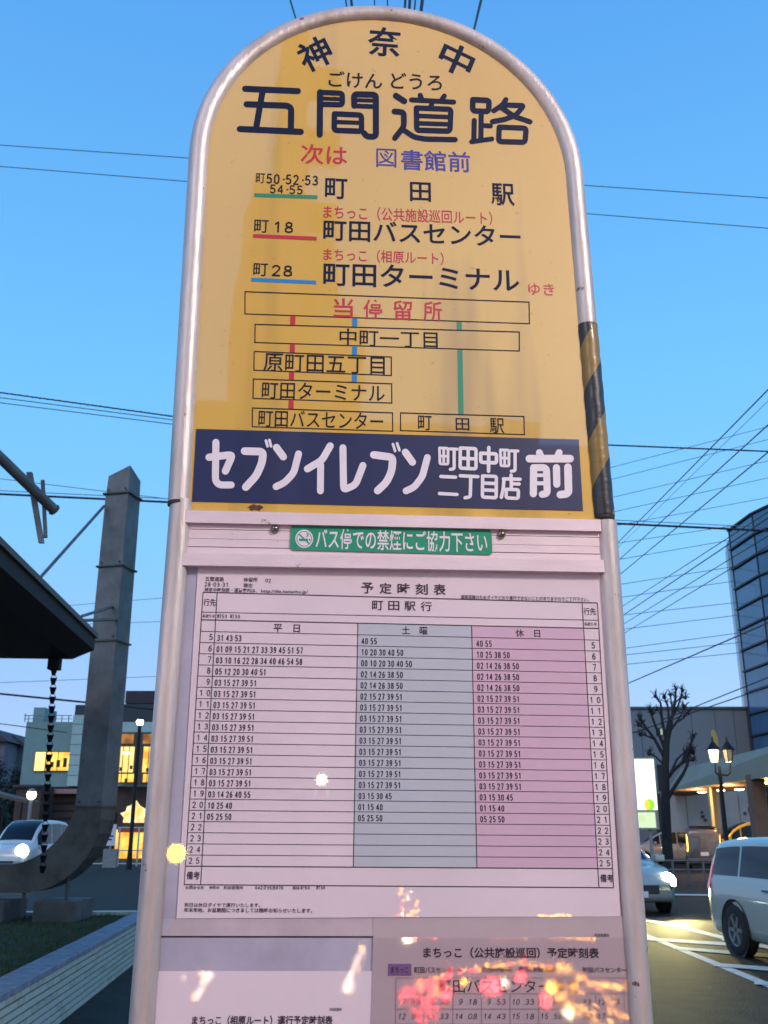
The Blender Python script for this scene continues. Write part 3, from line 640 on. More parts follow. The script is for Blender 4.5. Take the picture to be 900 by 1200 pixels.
for v in range(4):
    mb = MB(); e = .006; mb.prism([L3(0, -.004, 0), L3(0, -.004, th_-2*e), L3(0, .007, th_-2*e-.002), L3(0, .007, .002)], fw*(tl-2*e))
    me = bpy.data.meshes.new('tile'); me.from_pydata(mb.v, [], mb.f); me.materials.append(M_TILE if v != 2 else M_TILE2); pm.append(me)
for t, r_ in tiles[:290]:
    o = bpy.data.objects.new('tile', pm[random.choice((0,1,3,2))]); COL.objects.link(o); o.parent = pl
    o.location = L3(t+.006, WA + random.uniform(-.0012,.0012), r_*th_+.006) - PB
mb = MB()
for t, r_ in tiles[290:]: tile_geo(mb, t, r_, random.uniform(-.001,.001))
pb(mb, 'tile', M_TILE, pl, kind='stuff')
t = T0; k = 0
while t < T1:
    mb = MB(); j = random.uniform(-.002,.002)
    mb.prism([L3(t+.004, WA-.23, WT-.052), L3(t+.004, WA-.23, WT+j), L3(t+.004, WA+.010, WT+j), L3(t+.004, WA+.022, WT-.010+j), L3(t+.004, WA+.022, WT-.052)], fw*.592)
    pb(mb, 'coping_stone', M_COPE, pl); t += .6
mb = MB().add([L3(T0, WA-.225, WT-.07), L3(T1, WA-.225, WT-.07), L3(T1, WA-9, WT-.07), L3(T0, WA-9, WT-.07)], [(0,1,2,3)]); mb.build('planter_soil', M_GRASSD, kind='structure')
gv, gf = [], []
for i in range(26000):
    t = random.uniform(5, T1-.05); a = WA - .24 - random.random()**1.2*3.6; h = random.uniform(.015,.055); p = L3(t, a, WT-.072)
    th = random.uniform(0, 6.28); d = Vector((math.cos(th), math.sin(th), 0))*.006; q = p + Vector((random.uniform(-.02,.02), random.uniform(-.02,.02), h))
    b = len(gv); gv += [tuple(p-d), tuple(p+d), tuple(q)]; gf.append((b, b+1, b+2))
me = bpy.data.meshes.new('grass'); me.from_pydata(gv, [], gf); me.materials.append(mat('grass_blades', (.085,.095,.03), .8, noise=.5, nscale=3))
o = bpy.data.objects.new('grass', me); COL.objects.link(o); tagp(o, 'short dull grass in the planter bed behind the tiled wall', 'grass', kind='stuff')

# ---- steel gutter column (J shaped) with its plinth and legs
YC = 14.4
def zat(px, py, Y): return P(px, py, Y).z
colm = empty('gutter_column', P(112, 1080, YC), 'tall square steel column curving at its foot into a trough, left of the sign', 'steel column')
colm.location.z = 0
CB = colm.location
def cb(mb, name, m, parent=None, **k):
    mb.v = [(x-CB.x, y-CB.y, z-CB.z) for x, y, z in mb.v]; return mb.build(name, m, parent or colm, **k)
# front face outline in photograph points; right side face is seen too, so the box is turned a little
turn = R(-14); ex = Vector((math.cos(turn), math.sin(turn), 0)); ey = Vector((-math.sin(turn), math.cos(turn), 0))
def xy(px, py, Y): p = P(px, py, Y); return p
zt_ = zat(140, 549, YC); zk = zat(118, 945, YC); cl = P(124, 700, YC)
def ring_(z, half, cx, cy): return [Vector((cx,cy,z)) + ex*a*half + ey*b*half for a, b in ((-1,-1),(1,-1),(1,1),(-1,1))]
xs_top = P(143, 620, YC).x; xs_bot = P(121, 940, YC).x
cxm = (xs_top+xs_bot)/2 - .09
def seg(z0, z1, h0, h1, m, name):
    a = ring_(z0, h0, cxm, YC+.1); b = ring_(z1, h1, cxm, YC+.1); mb = MB(); mb.add(a+b, [(3,2,1,0),(4,5,6,7),(0,1,5,4),(1,2,6,5),(2,3,7,6),(3,0,4,7)]); return cb(mb, name, m)
zs_ = [zk, zat(118,752,YC), zat(118,665,YC), zat(118,580,YC)]
for i in range(3): seg(zs_[i]+.01, zs_[i+1]-.01, .205-.004*i, .200-.004*i, M_STEEL, 'shaft_panel')
seg(zs_[3]+.01, zt_-.16, .187, .180, M_STEEL, 'shaft_panel')
# pointed cap
a = ring_(zt_-.16, .180, cxm, YC+.1); b = [Vector(v) for v in a]; apex = [v + Vector((0,0,.05)) for v in a]
apex[1] = a[1] + Vector((0,0,.17)); apex[0] = a[0]+Vector((0,0,.02)); apex[2] = a[2]+Vector((0,0,.03)); apex[3] = a[3]+Vector((0,0,.10))
mb = MB(); mb.add(a+apex, [(3,2,1,0),(4,5,6),(4,6,7),(0,1,5,4),(1,2,6,5),(2,3,7,6),(3,0,4,7)]); cb(mb, 'cap', M_STEEL)
for z in zs_[1:] + [zk]: seg(z-.012, z+.012, .228, .228, M_STEELD, 'flange')
for k in range(2):
    for z in [zs_[i]+dz for i in range(4) for dz in (.06,)]:
        for sx in (-.15, .15):
            c0 = Vector((cxm, YC+.1, z)) + ex*sx - ey*.212; cb(MB().tube([c0, c0 - ey*.016], [.016,.012], 8), 'bolt', M_STEELD) if k == 0 else None
# curved foot and trough: swept box from the shaft down, bending to the left
zlo = zat(40, 1029, YC); ctr = Vector((cxm, YC+.1, zk)); rb_ = zk - zlo; path = []; nb_ = 10
for i in range(nb_+1):
    a = i/nb_*math.pi/2; path.append((Vector((cxm - rb_*1.05*(1-math.cos(a)), YC+.1, zk - rb_*math.sin(a))), a, i/nb_))
path.append((Vector((cxm-4.0, YC+.1, zlo-.02)), math.pi/2, 1.0)); vs = []; fs = []
for p, a, t in path:
    dirx = Vector((math.cos(a), 0, math.sin(a)*-1*-1)); axx = Vector((math.cos(a), 0, -math.sin(a)))      # across the duct, outer side positive
    tn = turn*(1-t); axx = Vector((math.cos(a)*math.cos(tn), math.sin(tn)*math.cos(a), -math.sin(a))).normalized(); ay_ = Vector((-math.sin(tn), math.cos(tn), 0))
    hh = .205 - .02*t + .05*math.sin(a)*math.cos(a)*2
    vs += [p + axx*hh*s1 + ay_*.205*s2 for s1, s2 in ((-1,-1),(1,-1),(1,1),(-1,1))]
for i in range(len(path)-1):
    for k in range(4): fs.append((i*4+k, i*4+(k+1)%4, (i+1)*4+(k+1)%4, (i+1)*4+k))
fs += [(3,2,1,0), tuple(len(path)*4-4+k for k in range(4))]
cb(MB().add(vs, fs), 'trough', M_STEELD)
for px in (78, 28):
    for dy in (-.12, .3):
        p = P(px, 1050, YC+.1+dy); cb(MB().tube([Vector((p.x, p.y, .73)), Vector((p.x, p.y, zk-.95))], .022, 8), 'leg', M_STEELD)
for (x0, x1) in ((38, 101), (-40, 4)):
    p0, p1 = P(x0, 1070, YC-.35), P(x1-(14 if x1 > 90 else 0), 1070, YC-.35)
    cb(MB().box((p0.x, YC-.35, WT-.07), (p1.x, YC+.55, .73), .01), 'plinth', mat('plinth_stone', (.13,.11,.095), .85, noise=.4, nscale=5) if x0 > 0 else MATS['plinth_stone'])

# ---- shelter roof at the left with its rain chain
rf = empty('shelter_roof', L3(9, -4.5, 0), 'dark underside of a flat shelter roof jutting in from the left edge', 'shelter roof'); RB = rf.location
def rb(mb, name, m, parent=None, **k):
    mb.v = [(x-RB.x, y-RB.y, z-RB.z) for x, y, z in mb.v]; return mb.build(name, m, parent or rf, **k)
pc = P(112, 745, 13.2); ta = pc.dot(fw); aa = pc.dot(rt); ze = pc.z
zl = zat(112, 762, 13.2); zf = zat(85, 773, 13.2); af = P(85,773,13.2).dot(rt)
prof = [(aa, ze), (aa, zl), (af, zf), (aa-4.2, zf), (aa-4.2, ze)]
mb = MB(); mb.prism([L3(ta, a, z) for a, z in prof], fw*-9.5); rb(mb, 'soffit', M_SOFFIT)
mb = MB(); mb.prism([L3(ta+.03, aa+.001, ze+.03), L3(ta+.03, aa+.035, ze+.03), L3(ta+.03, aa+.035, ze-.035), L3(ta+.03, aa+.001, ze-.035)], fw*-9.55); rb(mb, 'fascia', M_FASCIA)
po = P(64, 779, 13.1); mb = MB().box((po.x-.075, po.y-.07, po.z-.07), (po.x+.075, po.y+.07, zf+.0), .006); rb(mb, 'gutter_outlet', M_SOFFIT)
for q0, q1 in (((122,593),(47,677)), ((132,711),(96,722)), ((136,726),(98,727))):
    a = P(*q0, YC-.1); b = P(*q1, 13.0 if q1[0] > 60 else 12.2)
    rb(MB().tube([a, b], .022, 8), 'tie_rod', M_STEEL)
chn = empty('rain_chain', Vector((po.x, po.y, 1.0)), 'black cup rain chain hanging from the shelter roof in front of the white minivan', 'rain chain')
zc_ = po.z-.09; zb_ = zat(50, 1018, 13.1); n_c = 21; drift = P(50,1018,13.1).x - po.x
for i in range(n_c):
    z = zc_ - (zc_-zb_)*i/(n_c-1); x = po.x + drift*(i/(n_c-1)); h = .062
    mb = MB().lathe([(.022,-.055),(.030,-.03),(.046,.03),(.050,.035),(.044,.034),(.026,-.02),(0,-.02)], (x-po.x, 0, z-1.0), 10); cup = mb.build('cup', M_BLK, chn)
    xx = x - po.x; mb = MB()
    for s_1 in (-1, 1): mb.tube([(xx+s_1*.042,0,z-1.0+.03),(xx+s_1*.008,0,z-1.0+.10)], .004, 5)
    mb.build('link', M_BLK, cup, kind='stuff')

# ---- steel arm of a utility pole, upper left
ar = empty('cantilever_arm', P(-60, 700, 11), 'grey steel tube arm with a bracket, at the left edge above the shelter roof', 'steel arm'); AB = ar.location; AB.z = 0; ar.location = AB
def ab(mb, name, m, parent=None): mb.v = [(x-AB.x, y-AB.y, z-AB.z) for x, y, z in mb.v]; return mb.build(name, m, parent or ar)
a1, a0 = P(63, 597, 9.0), P(-60, 478, 8.0)
ab(MB().tube([a0, a1], .052, 16), 'tube', M_STEEL)
d_ = (a1-a0).normalized(); ab(MB().tube([a1, a1+d_*.02], [.062,.055], 16), 'end_cap', M_STEELD)
b0, b1 = P(34, 553, 8.9), P(48, 636, 8.9)
mb = MB(); w_ = Vector((.028,0,0)); mb.prism([b0-w_, b0+w_, b1+w_*.9, b1-w_*.9], Vector((0,.03,0))); ab(mb, 'bracket_plate', M_STEEL)
b0, b1 = P(50, 563, 8.95), P(53.5, 630, 8.95); ab(MB().tube([b0, b1], [.02,.02], 8), 'bracket_bar', M_STEEL)
ab(MB().tube([Vector((a0.x, a0.y, -0)), Vector((a0.x, a0.y, a0.z+1.0))], [.16,.12], 14), 'post', M_KERB)

# ---- overhead cables
def cable(p0, p1, r, label, grp=None, m=None, sag=0, twist=0, kind_=None):
    ext = (p1-p0)*.0; n_s = 24; pts = []
    for i in range(n_s+1):
        t = i/n_s; p = p0.lerp(p1, t); p.z -= sag*4*t*(1-t)
        pts.append(p)
    c = (p0+p1)/2; mb = MB(); mb.tube([q-c for q in pts], r, 6)
    if twist:
        tw = []
        for i in range(int(n_s*8)+1):
            t = i/(n_s*8); p = p0.lerp(p1, t); p.z -= sag*4*t*(1-t); th = t*twist*6.283
            tw.append(p - c + Vector((0, math.cos(th), math.sin(th)))*r*1.2)
        mb.tube(tw, r*.45, 5)
    o = mb.build('overhead_cable', m or M_CABLE); o.location = c
    return tagp(o, label, 'cable', grp)
def pcable(q0, q1, Y0, Y1, r, label, grp=None, ex0=.0, ex1=.0, **k):
    a, b = P(*q0, Y0), P(*q1, Y1); d = b-a
    return cable(a - d*ex0, b + d*ex1, r, label, grp, **k)
pcable((0,170),(900,232),24,24,.012,'thin cable high in the sky, upper of the two passing behind the route list',ex0=.35,ex1=.35,m=M_CABLE)
pcable((0,195),(900,267.5),24,24,.012,'thin cable high in the sky, lower of the two passing behind the route list',ex0=.35,ex1=.35,m=M_CABLE)
pcable((0,460),(203,488),20,20,.016,'twisted cable left of the blue band, topmost of its bundle',ex0=.6,ex1=1.2,twist=60)
pcable((0,466),(202,492),20.2,20.2,.010,'thin cable just under the twisted cable left of the blue band','bundle left of the blue band',ex0=.6,ex1=1.2)
pcable((0,472),(201,497),20.4,20.4,.010,'lowest thin cable of the bundle left of the blue band','bundle left of the blue band',ex0=.6,ex1=1.2)
pcable((0,579),(900,622),18,18,.022,'thick black cable crossing behind the sign at the smoking notice',ex0=.4,ex1=.4)
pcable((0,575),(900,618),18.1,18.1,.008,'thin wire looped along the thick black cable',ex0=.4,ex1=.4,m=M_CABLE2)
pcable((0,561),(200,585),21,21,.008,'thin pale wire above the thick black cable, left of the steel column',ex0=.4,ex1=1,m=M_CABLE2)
pcable((700,521),(900,529),20,20,.018,'black cable right of the striped tape, level with the blue band',ex0=.8,ex1=.8)
for (x0,y0,x1,y1,w,lab) in ((725,635,900,456.7,.012,'steepest diagonal cable rising to the right edge'),(726.7,655,900,498,.012,'second steepest diagonal cable rising to the right edge'),(728,672,900,530,.012,'third diagonal cable rising to the right edge'),(726,640,900,470,.005,'hair thin wire beside the steepest diagonal cable'),
    (731.7,709,900,600,.010,'diagonal cable meeting the top of the glass tower'),(731.7,720,900,607,.013,'doubled diagonal cable meeting the top of the glass tower'),(733,730,900,628,.010,'diagonal cable crossing the upper floors of the glass tower'),(733,741,900,640,.010,'diagonal cable crossing the tower just under the doubled cable')):
    pcable((x0,y0),(x1,y1),26,14,w*.9,lab,ex0=.15,ex1=.5)
pcable((738,800),(900,730),24,15,.012,'twisted cable rising from the right pole toward the glass tower',ex0=.2,ex1=.5,twist=70)
pcable((800,834),(900,794),30,24,.014,'heavy cable passing over the bare tree, upper one',ex0=.3,ex1=.5,twist=40)
pcable((738,860),(900,805),30,24,.015,'heavy cable passing behind the bare tree, lower one',ex0=.3,ex1=.5)
ORD = ('topmost','second','third','fourth','fifth','sixth','seventh','eighth','ninth','tenth','eleventh','twelfth','thirteenth','lowest')
for i_, (y0, y1, x1) in enumerate(((548,500,900),(562,515,900),(583,540,900),(600,560,900),(616,583,900),(636,610,900),(656,627,890),(685,664,860),(700,681,860),(720,706,864),(737,721,864),(760,742,864),(767,753,866),(778,765,866))):
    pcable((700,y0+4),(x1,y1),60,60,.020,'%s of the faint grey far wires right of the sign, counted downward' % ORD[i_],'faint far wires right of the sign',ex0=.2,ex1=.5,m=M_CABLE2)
for (y0, y1), w_ in zip(((716,700),(735,728),(800,792)), ('topmost, just under the roof corner','middle one','lowest, just above the mint building')):
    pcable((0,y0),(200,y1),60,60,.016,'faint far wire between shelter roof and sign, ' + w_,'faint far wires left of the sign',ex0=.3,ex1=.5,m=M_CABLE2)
pcable((0,813),(110,824),40,40,.04,'dark sagging cable above the mint building',ex0=.4,ex1=1)
pcable((0,848),(60,856),45,45,.02,'thin cable left of the mint building',ex0=.4,ex1=.3)
# cables passing overhead, away from the camera
for i, (x0, r_) in enumerate(((328,.012),(400,.012),(407,.020),(437,.010),(454,.010),(477,.018),(483,.022),(490,.012),(499,.026))):
    pcable((x0,-40),(455 + (x0-455)*.55, 150),9,22,r_,'cable overhead behind the round sign top, %s' % ('alone at the left','leftmost of the middle pair','thicker one of the middle pair','thin one above the middle of the arch','thin one right of the arch middle','first of the dark cluster','second of the dark cluster','third of the dark cluster','thickest, last of the dark cluster')[i],ex0=.25,ex1=.9)
pcable((571,-30),(553,45),9,16,.020,'slanting cable with a curled wire, right of the arch top',ex0=.3,ex1=.6,twist=34)

# ---- street lamps
def glow_lamp(loc, e, col, rad=.1):
    l = bpy.data.lights.new('lamp_light', 'POINT'); l.energy = e; l.color = col; l.shadow_soft_size = rad
    o = bpy.data.objects.new('lamp_light', l); COL.objects.link(o); o.location = loc; return o
E_GLOBE = emis('globe_glow', (.9,1,.72), 12)
def post_lamp(px, pyt, pyb, Y, r, glow, label, col=M_BLK, rg=.16):
    top = P(px, pyt, Y); r0 = empty('street_lamp', (top.x, Y, 0), label, 'street lamp')
    MB().tube([(0,0,0),(0,0,1.0),(0,0,top.z-rg)], [r*1.7,r*1.1,r], 12).build('post', col, r0)
    MB().lathe([(0,rg*.9),(rg*.7,rg*.7),(rg,0),(rg*.8,-rg*.7),(rg*.4,-rg)], (0,0,top.z), 16).build('globe', glow, r0)
    MB().lathe([(rg*.9,rg*.55),(rg*1.15,rg*.6),(rg*.5,rg*1.15),(0,rg*1.3)], (0,0,top.z), 16).build('lamp_cap', col, r0)
    return r0
post_lamp(164, 846, 1000, 48, .09, E_GLOBE, 'slim black lamp post with a pale globe between column and sign pole', rg=.17)
post_lamp(37, 931, 975, 60, .10, E_WARM, 'short pale lamp post with a warm light above the white minivan', M_KERB, rg=.28)

def lbox(x0, y0, x1, y1, Y, D, base=None):   # box whose front face covers a photograph rectangle at depth Y; D deep
    yc, xc = (y0+y1)/2, (x0+x1)/2
    a, b = P(x0, yc, Y), P(x1, yc, Y); t, bo = P(xc, y0, Y), P(xc, y1, Y)
    return (a.x, Y, bo.z), (b.x, Y+D, t.z)
def bpart(root, name, m, x0, y0, x1, y1, Y, D, z0=None, bev=0, parent=None):
    a, b = lbox(x0, y0, x1, y1, Y, D)
    if z0 is not None: a = (a[0], a[1], z0)
    o_ = root.location
    mb = MB().box((a[0]-o_.x, a[1]-o_.y, a[2]-o_.z), (b[0]-o_.x, b[1]-o_.y, b[2]-o_.z), bev)
    return mb.build(name, m, parent or root)
# ---- mint clad building (left)
M_MINT = mat('mint_cladding', (.22,.34,.31), .6, noise=.12, nscale=.6, bump=.05, bscale=4)
M_MINT2 = mat('pale_mint_panel', (.42,.58,.52), .55, noise=.06, nscale=1)
M_DKGRN = mat('dark_green_parapet', (.03,.045,.05), .6)
M_BRNW = mat('brown_render', (.10,.06,.05), .8, noise=.3, nscale=.8)
M_HW0 = mat('shutter_brown', (.13,.085,.07), .7)
M_PINKW = mat('pink_fascia', (.42,.22,.20), .6)
def lit_window(name, c1, c2, s, scale=1.2):
    m = bpy.data.materials.new(name); m.use_nodes = True; n = m.node_tree; b = n.nodes['Principled BSDF']
    t = n.nodes.new('ShaderNodeTexCoord'); x = n.nodes.new('ShaderNodeTexNoise'); x.inputs['Scale'].default_value = scale; x.inputs['Detail'].default_value = 4
    n.links.new(t.outputs['Object'], x.inputs['Vector']); r = n.nodes.new('ShaderNodeValToRGB'); r.color_ramp.elements[0].position = .40; r.color_ramp.elements[1].position = .60
    r.color_ramp.elements[0].color = (*c1,1); r.color_ramp.elements[1].color = (*c2,1); n.links.new(x.outputs[0], r.inputs[0]); n.links.new(r.outputs[0], b.inputs['Emission Color'])
    b.inputs['Emission Strength'].default_value = s; b.inputs['Base Color'].default_value = (.05,.04,.02,1); return m
E_WIN = lit_window('lit_window_interior', (.85,.33,.02), (1,.70,.12), 1.5, .9)
E_WINP = lit_window('pale_blind_window', (.95,.62,.16), (1,.80,.30), 1.5, .5)
E_ORNG = lit_window('orange_interior', (.25,.08,.01), (.8,.33,.03), .9, .8)
Yb = 78
bld = empty('mint_building', Vector((P(90,900,Yb).x, Yb, 0)), 'pale green shop building with yellow lit windows behind the steel column', 'building')
bpart(bld, 'wall', M_MINT, 27, 846, 150, 922, Yb, 14)
bpart(bld, 'wall', M_MINT2, 82, 838, 240, 921, Yb-.5, .4)
bpart(bld, 'ground_floor_wall', M_BRNW, 22, 922, 320, 1001, Yb+.2, 12, z0=0)
bpart(bld, 'pink_fascia', M_PINKW, 40, 924.5, 110, 930, Yb-1.2, 1.3)
bpart(bld, 'dark_parapet', M_DKGRN, 88, 826, 128, 838.5, Yb-.3, 6)
bpart(bld, 'dark_parapet', M_DKGRN, 142, 825, 330, 845.5, Yb-1.0, 6)
bpart(bld, 'plant_room', mat('plant_room_brown', (.05,.035,.04), .7), 147, 809.5, 330, 824, Yb+3, 6)
bpart(bld, 'stair_head', M_MINT, 39, 829, 52, 846, Yb+1, 3)
bpart(bld, 'white_band', M_MINT2, 140, 846, 330, 858, Yb-1.1, .6)
w = bpart(bld, 'window', mat('window_frame_dark', (.06,.05,.04), .5), 40, 880.5, 82, 904, Yb-.14, .13)
bpart(bld, 'pane', E_WINP, 40.8, 881.3, 52.5, 903.2, Yb-.2, .05, parent=w); bpart(bld, 'pane', E_WIN, 54, 881.5, 81.3, 903, Yb-.2, .05, parent=w)
w = bpart(bld, 'window', MATS['window_frame_dark'], 135, 858.5, 235, 918, Yb-1.3, .15)
for (x0, x1) in ((136.5,156.5), (167.5,187)):
    bpart(bld, 'pane', E_ORNG, x0, 860, x1, 871.5, Yb-1.4, .05, parent=w)
    bpart(bld, 'pane', E_WINP if x0 < 140 else E_WIN, x0, 875, x1, 905, Yb-1.4, .05, parent=w)
    bpart(bld, 'pane', E_WIN, x0, 907, x1, 916.5, Yb-1.4, .05, parent=w)
for x in (58.5, 66, 74): bpart(bld, 'shelf', mat('interior_dark', (.10,.05,.02), .8) if x < 60 else MATS['interior_dark'], x, 893-(x-58)*.3, x+4.2, 899, Yb-.26, .04)
bpart(bld, 'mullion', MATS['window_frame_dark'], 67.2, 881, 67.9, 903.5, Yb-.27, .05)
for x in (143, 150, 173): bpart(bld, 'mullion', MATS['window_frame_dark'], x, 872, x+.8, 917, Yb-1.46, .05)
for x, y in ((140,899),(152,897),(146,912),(171,900)): bpart(bld, 'shelf', MATS['interior_dark'], x, y, x+3.2, y+4.5, Yb-1.45, .04)
bpart(bld, 'ceiling_lamp', emis('ceiling_lamp', (1,.95,.7), 4), 144, 881, 152, 883.5, Yb-1.47, .04)
for k in range(5): bpart(bld, 'shutter_slat', M_HW0, 47+0*k, 934+9*k, 92, 940.5+9*k, Yb+.1, .06)
bpart(bld, 'rooftop_railing_post', M_KERB, 29, 836, 29.6, 846, Yb+.1, .1)
for x in (33,56,64,72,80): bpart(bld, 'rooftop_railing_post', M_KERB, x, 838, x+.6, 846, Yb+.1, .1)
bpart(bld, 'rooftop_railing', M_KERB, 28, 838, 84, 838.8, Yb+.05, .1); bpart(bld, 'rooftop_railing', M_KERB, 28, 842, 84, 842.6, Yb+.05, .1)
for k in range(6): bpart(bld, 'cladding_joint', M_KERB, 79.5, 848+12*k, 97, 848.7+12*k, Yb-.53, .02)
for x0,x1 in ((108,118),(122,133)): bpart(bld, 'shop_door', M_PLASTIC, x0, 950, x1, 1000, Yb-.05, .2, z0=.0)
# glowing tent-shaped shop display
dsp = empty('display_lantern', (P(154,960,70).x, 70, 0), 'glowing peaked shop display under the lamp post, seen left of the sign pole', 'lantern')
mb = MB(); q = [(141,953),(147,951),(149,945),(153,944),(157,938),(161,944),(168,948),(170,955),(166,958),(166,964),(144,964),(145,958)]
mb.prism([P(x,y,70)-dsp.location for x, y in q], (0,.8,0)); mb.build('lit_shade', lit_window('lantern_glow',(.95,.5,.1),(1,.88,.5),1.5,1.5), dsp)
a = P(145,964,70); b = P(165,964,70); MB().box((a.x-dsp.location.x,.1,0),(b.x-dsp.location.x,.7,a.z)).build('stand', M_BRNW, dsp)
# shop counter lit behind the barrier
cnt = empty('lit_shop_front', (P(152,985,66).x, 66, 0), 'yellow lit low shop front behind the street barrier', 'shop front')
bpart(cnt, 'glazing', E_WIN, 135, 972, 240, 999, 66, .3, z0=.05); bpart(cnt, 'frame', M_BRNW, 133, 969, 242, 972, 65.9, .5)
for x in (151, 171, 190): bpart(cnt, 'mullion', M_PLASTIC, x, 972, x+.8, 999, 65.9, .08, z0=.04)
# barrier
br = empty('street_barrier', (P(152,985,52).x, 52, 0), 'white tubular street barrier with a red rail in front of the lit shop front', 'barrier')
for x in (138.5, 161, 184): bpart(br, 'post', mat('white_enamel', (.5,.5,.5), .4) if x < 139 else MATS['white_enamel'], x, 969, x+1.8, 1003, 52, .07, z0=0)
bpart(br, 'rail', MATS['white_enamel'], 138, 969, 230, 970.6, 52.02, .05); bpart(br, 'rail', mat('red_enamel', (.6,.06,.03), .4), 138, 971.5, 230, 975.5, 52.03, .05); bpart(br, 'rail', MATS['white_enamel'], 138, 996, 230, 997.4, 52.02, .05)
# standing notice board
nb = empty('notice_board', (P(129,985,50).x, 50, 0), 'small white notice board on the pavement beside the steel column', 'notice board')
bpart(nb, 'board', M_WHITE, 122.5, 966, 135.5, 991, 50, .06); bpart(nb, 'base', M_KERB, 121, 995, 137, 1001, 50, .3, z0=0); bpart(nb, 'post', M_KERB, 128, 991, 130, 996, 50.02, .05)
mbt = MB()
for i, (x0, x1, y) in enumerate(((125,130,977),(127,133,979),(125,131,983))): a = P(x0,y,49.99); b = P(x1,y+1.6,49.99); o_ = nb.location; mbt.box((a.x-o_.x,-.012,b.z-o_.z),(b.x-o_.x,-.004,a.z-o_.z))
mbt.build('notice_lines', M_BLACK, nb, kind='stuff')
# houses far left
M_HWALL = mat('house_wall', (.20,.18,.20), .8, noise=.25, nscale=.5); M_HROOF = mat('house_roof', (.07,.055,.06), .8)
for (x0, x1, yt, ye, Y, lab) in ((-22,7,854,866,108,'grey house with a gabled roof at the far left edge'), (3,30,862,872,112,'dark roofed house between the left edge and the mint building')):
    a, b = P(x0, ye, Y), P(x1, ye, Y); h = empty('house', ((a.x+b.x)/2, Y, 0), lab, 'house'); o_ = h.location; hw = (b.x-a.x)/2
    MB().box((-hw,0,0),(hw,9,a.z-.3)).build('wall', M_HWALL, h)
    zt2 = P((x0+x1)/2, yt, Y).z
    MB().prism([(-hw-.5,-.6,a.z-.3),(hw+.5,-.6,a.z-.3),(0,-.6,zt2)], (0,10,0)).build('roof', M_HROOF, h)
    for wx in (-.55,.05,.55):
        for fz in (.35,.68):
            f = MB().box((hw*wx-.7,-.08,a.z*fz-.6),(hw*wx+.7,.0,a.z*fz+.6)).build('window', M_PLASTIC, h); MB().box((hw*wx-.6,-.11,a.z*fz-.5),(hw*wx+.6,-.082,a.z*fz+.5)).build('pane', M_CGLASS, f)
def bush(x0, x1, yt, Y, label, m):
    a, b = P(x0, yt, Y), P(x1, yt, Y); w2 = (b.x-a.x)/2; r0 = empty('shrub', ((a.x+b.x)/2, Y, 0), label, 'shrub'); v = []; f = []
    for i in range(2600):
        q = Vector((random.gauss(0,.42)*w2, random.gauss(0,.6), abs(random.gauss(.5,.24))*a.z))
        if q.z > a.z*(1.05-.3*abs(q.x/w2)): continue
        s_ = random.uniform(.08,.2); d1 = Vector((random.uniform(-1,1),random.uniform(-1,1),random.uniform(-1,1))).normalized()*s_; d2 = d1.orthogonal().normalized()*s_*.6
        k = len(v); v += [q-d1, q+d2, q+d1, q-d2]; f.append((k,k+1,k+2,k+3))
    MB().add(v, f).build('foliage', m, r0); MB().tube([(0,0,0),(.1,0,a.z*.5)], [.12,.05], 8).build('stem', M_BRNW, r0)
M_LEAF = mat('dark_foliage', (.035,.05,.035), .7, noise=.5, nscale=1.5)
bush(-20, 14, 885, 92, 'dark shrub against the houses at the left edge', M_LEAF); bush(10, 30, 898, 88, 'dark shrub at the left corner of the mint building', M_LEAF); bush(-14, 10, 935, 70, 'low dark shrub behind the white minivan at the left edge', M_LEAF)
# small roofed stand at the far left
sh = empty('market_awning', (P(8,950,64).x, 64, 0), 'low brown awning at the left edge behind the white minivan', 'awning')
mb = MB(); mb.prism([P(-20,925,64)-sh.location, P(30,938,64)-sh.location, P(30,941,64)-sh.location, P(-20,930,64)-sh.location], (0,3,0)); mb.build('canopy', M_FASCIA, sh)
for x in (-6, 5, 26): a = P(x, 940, 64.1); MB().tube([(a.x-sh.location.x,.1,0),(a.x-sh.location.x,.1,a.z)], .07, 8).build('post', M_BLK, sh)
bx_ = empty('brick_shed', (P(26,965,74).x, 74, 0), 'dim brick toned shed between the awning and the mint building', 'shed')
bpart(bx_, 'wall', M_BRNW, 15, 922, 45, 1000, 74, 3, z0=0); bpart(bx_, 'flat_roof', M_HROOF, 14, 919.5, 46, 922.5, 73.7, 3.6)

# ---- cars
def catmull(st, x):
    for i in range(len(st)-1):
        if st[i][0] <= x <= st[i+1][0] + 1e-9:
            a, b = st[i], st[i+1]; t = (x-a[0])/(b[0]-a[0]); p = st[max(i-1,0)]; q = st[min(i+2,len(st)-1)]; o = []
            for k in range(1, len(a)):
                m0 = (b[k]-p[k])/(b[0]-p[0])*(b[0]-a[0]); m1 = (q[k]-a[k])/(q[0]-a[0])*(b[0]-a[0])
                s_ = abs(b[k]-a[k])*2.2; m0 = max(-s_, min(s_, m0)); m1 = max(-s_, min(s_, m1))
                t2, t3 = t*t, t*t*t; o.append((2*t3-3*t2+1)*a[k] + (t3-2*t2+t)*m0 + (-2*t3+3*t2)*b[k] + (t3-t2)*m1)
            return o
    return list(st[-1][1:])
MINIVAN = [(-2.25,.42,.90,1.06,.74,.66),(-2.18,.27,.98,1.48,.82,.64),(-2.0,.22,1.0,1.68,.85,.67),(-1.0,.20,1.0,1.75,.86,.69),(.2,.20,.99,1.74,.86,.69),(.85,.20,.98,1.52,.86,.70),(1.45,.20,.97,1.10,.85,.74),(1.9,.22,.86,.96,.83,.74),(2.2,.28,.66,.80,.76,.68),(2.28,.36,.55,.62,.66,.60)]
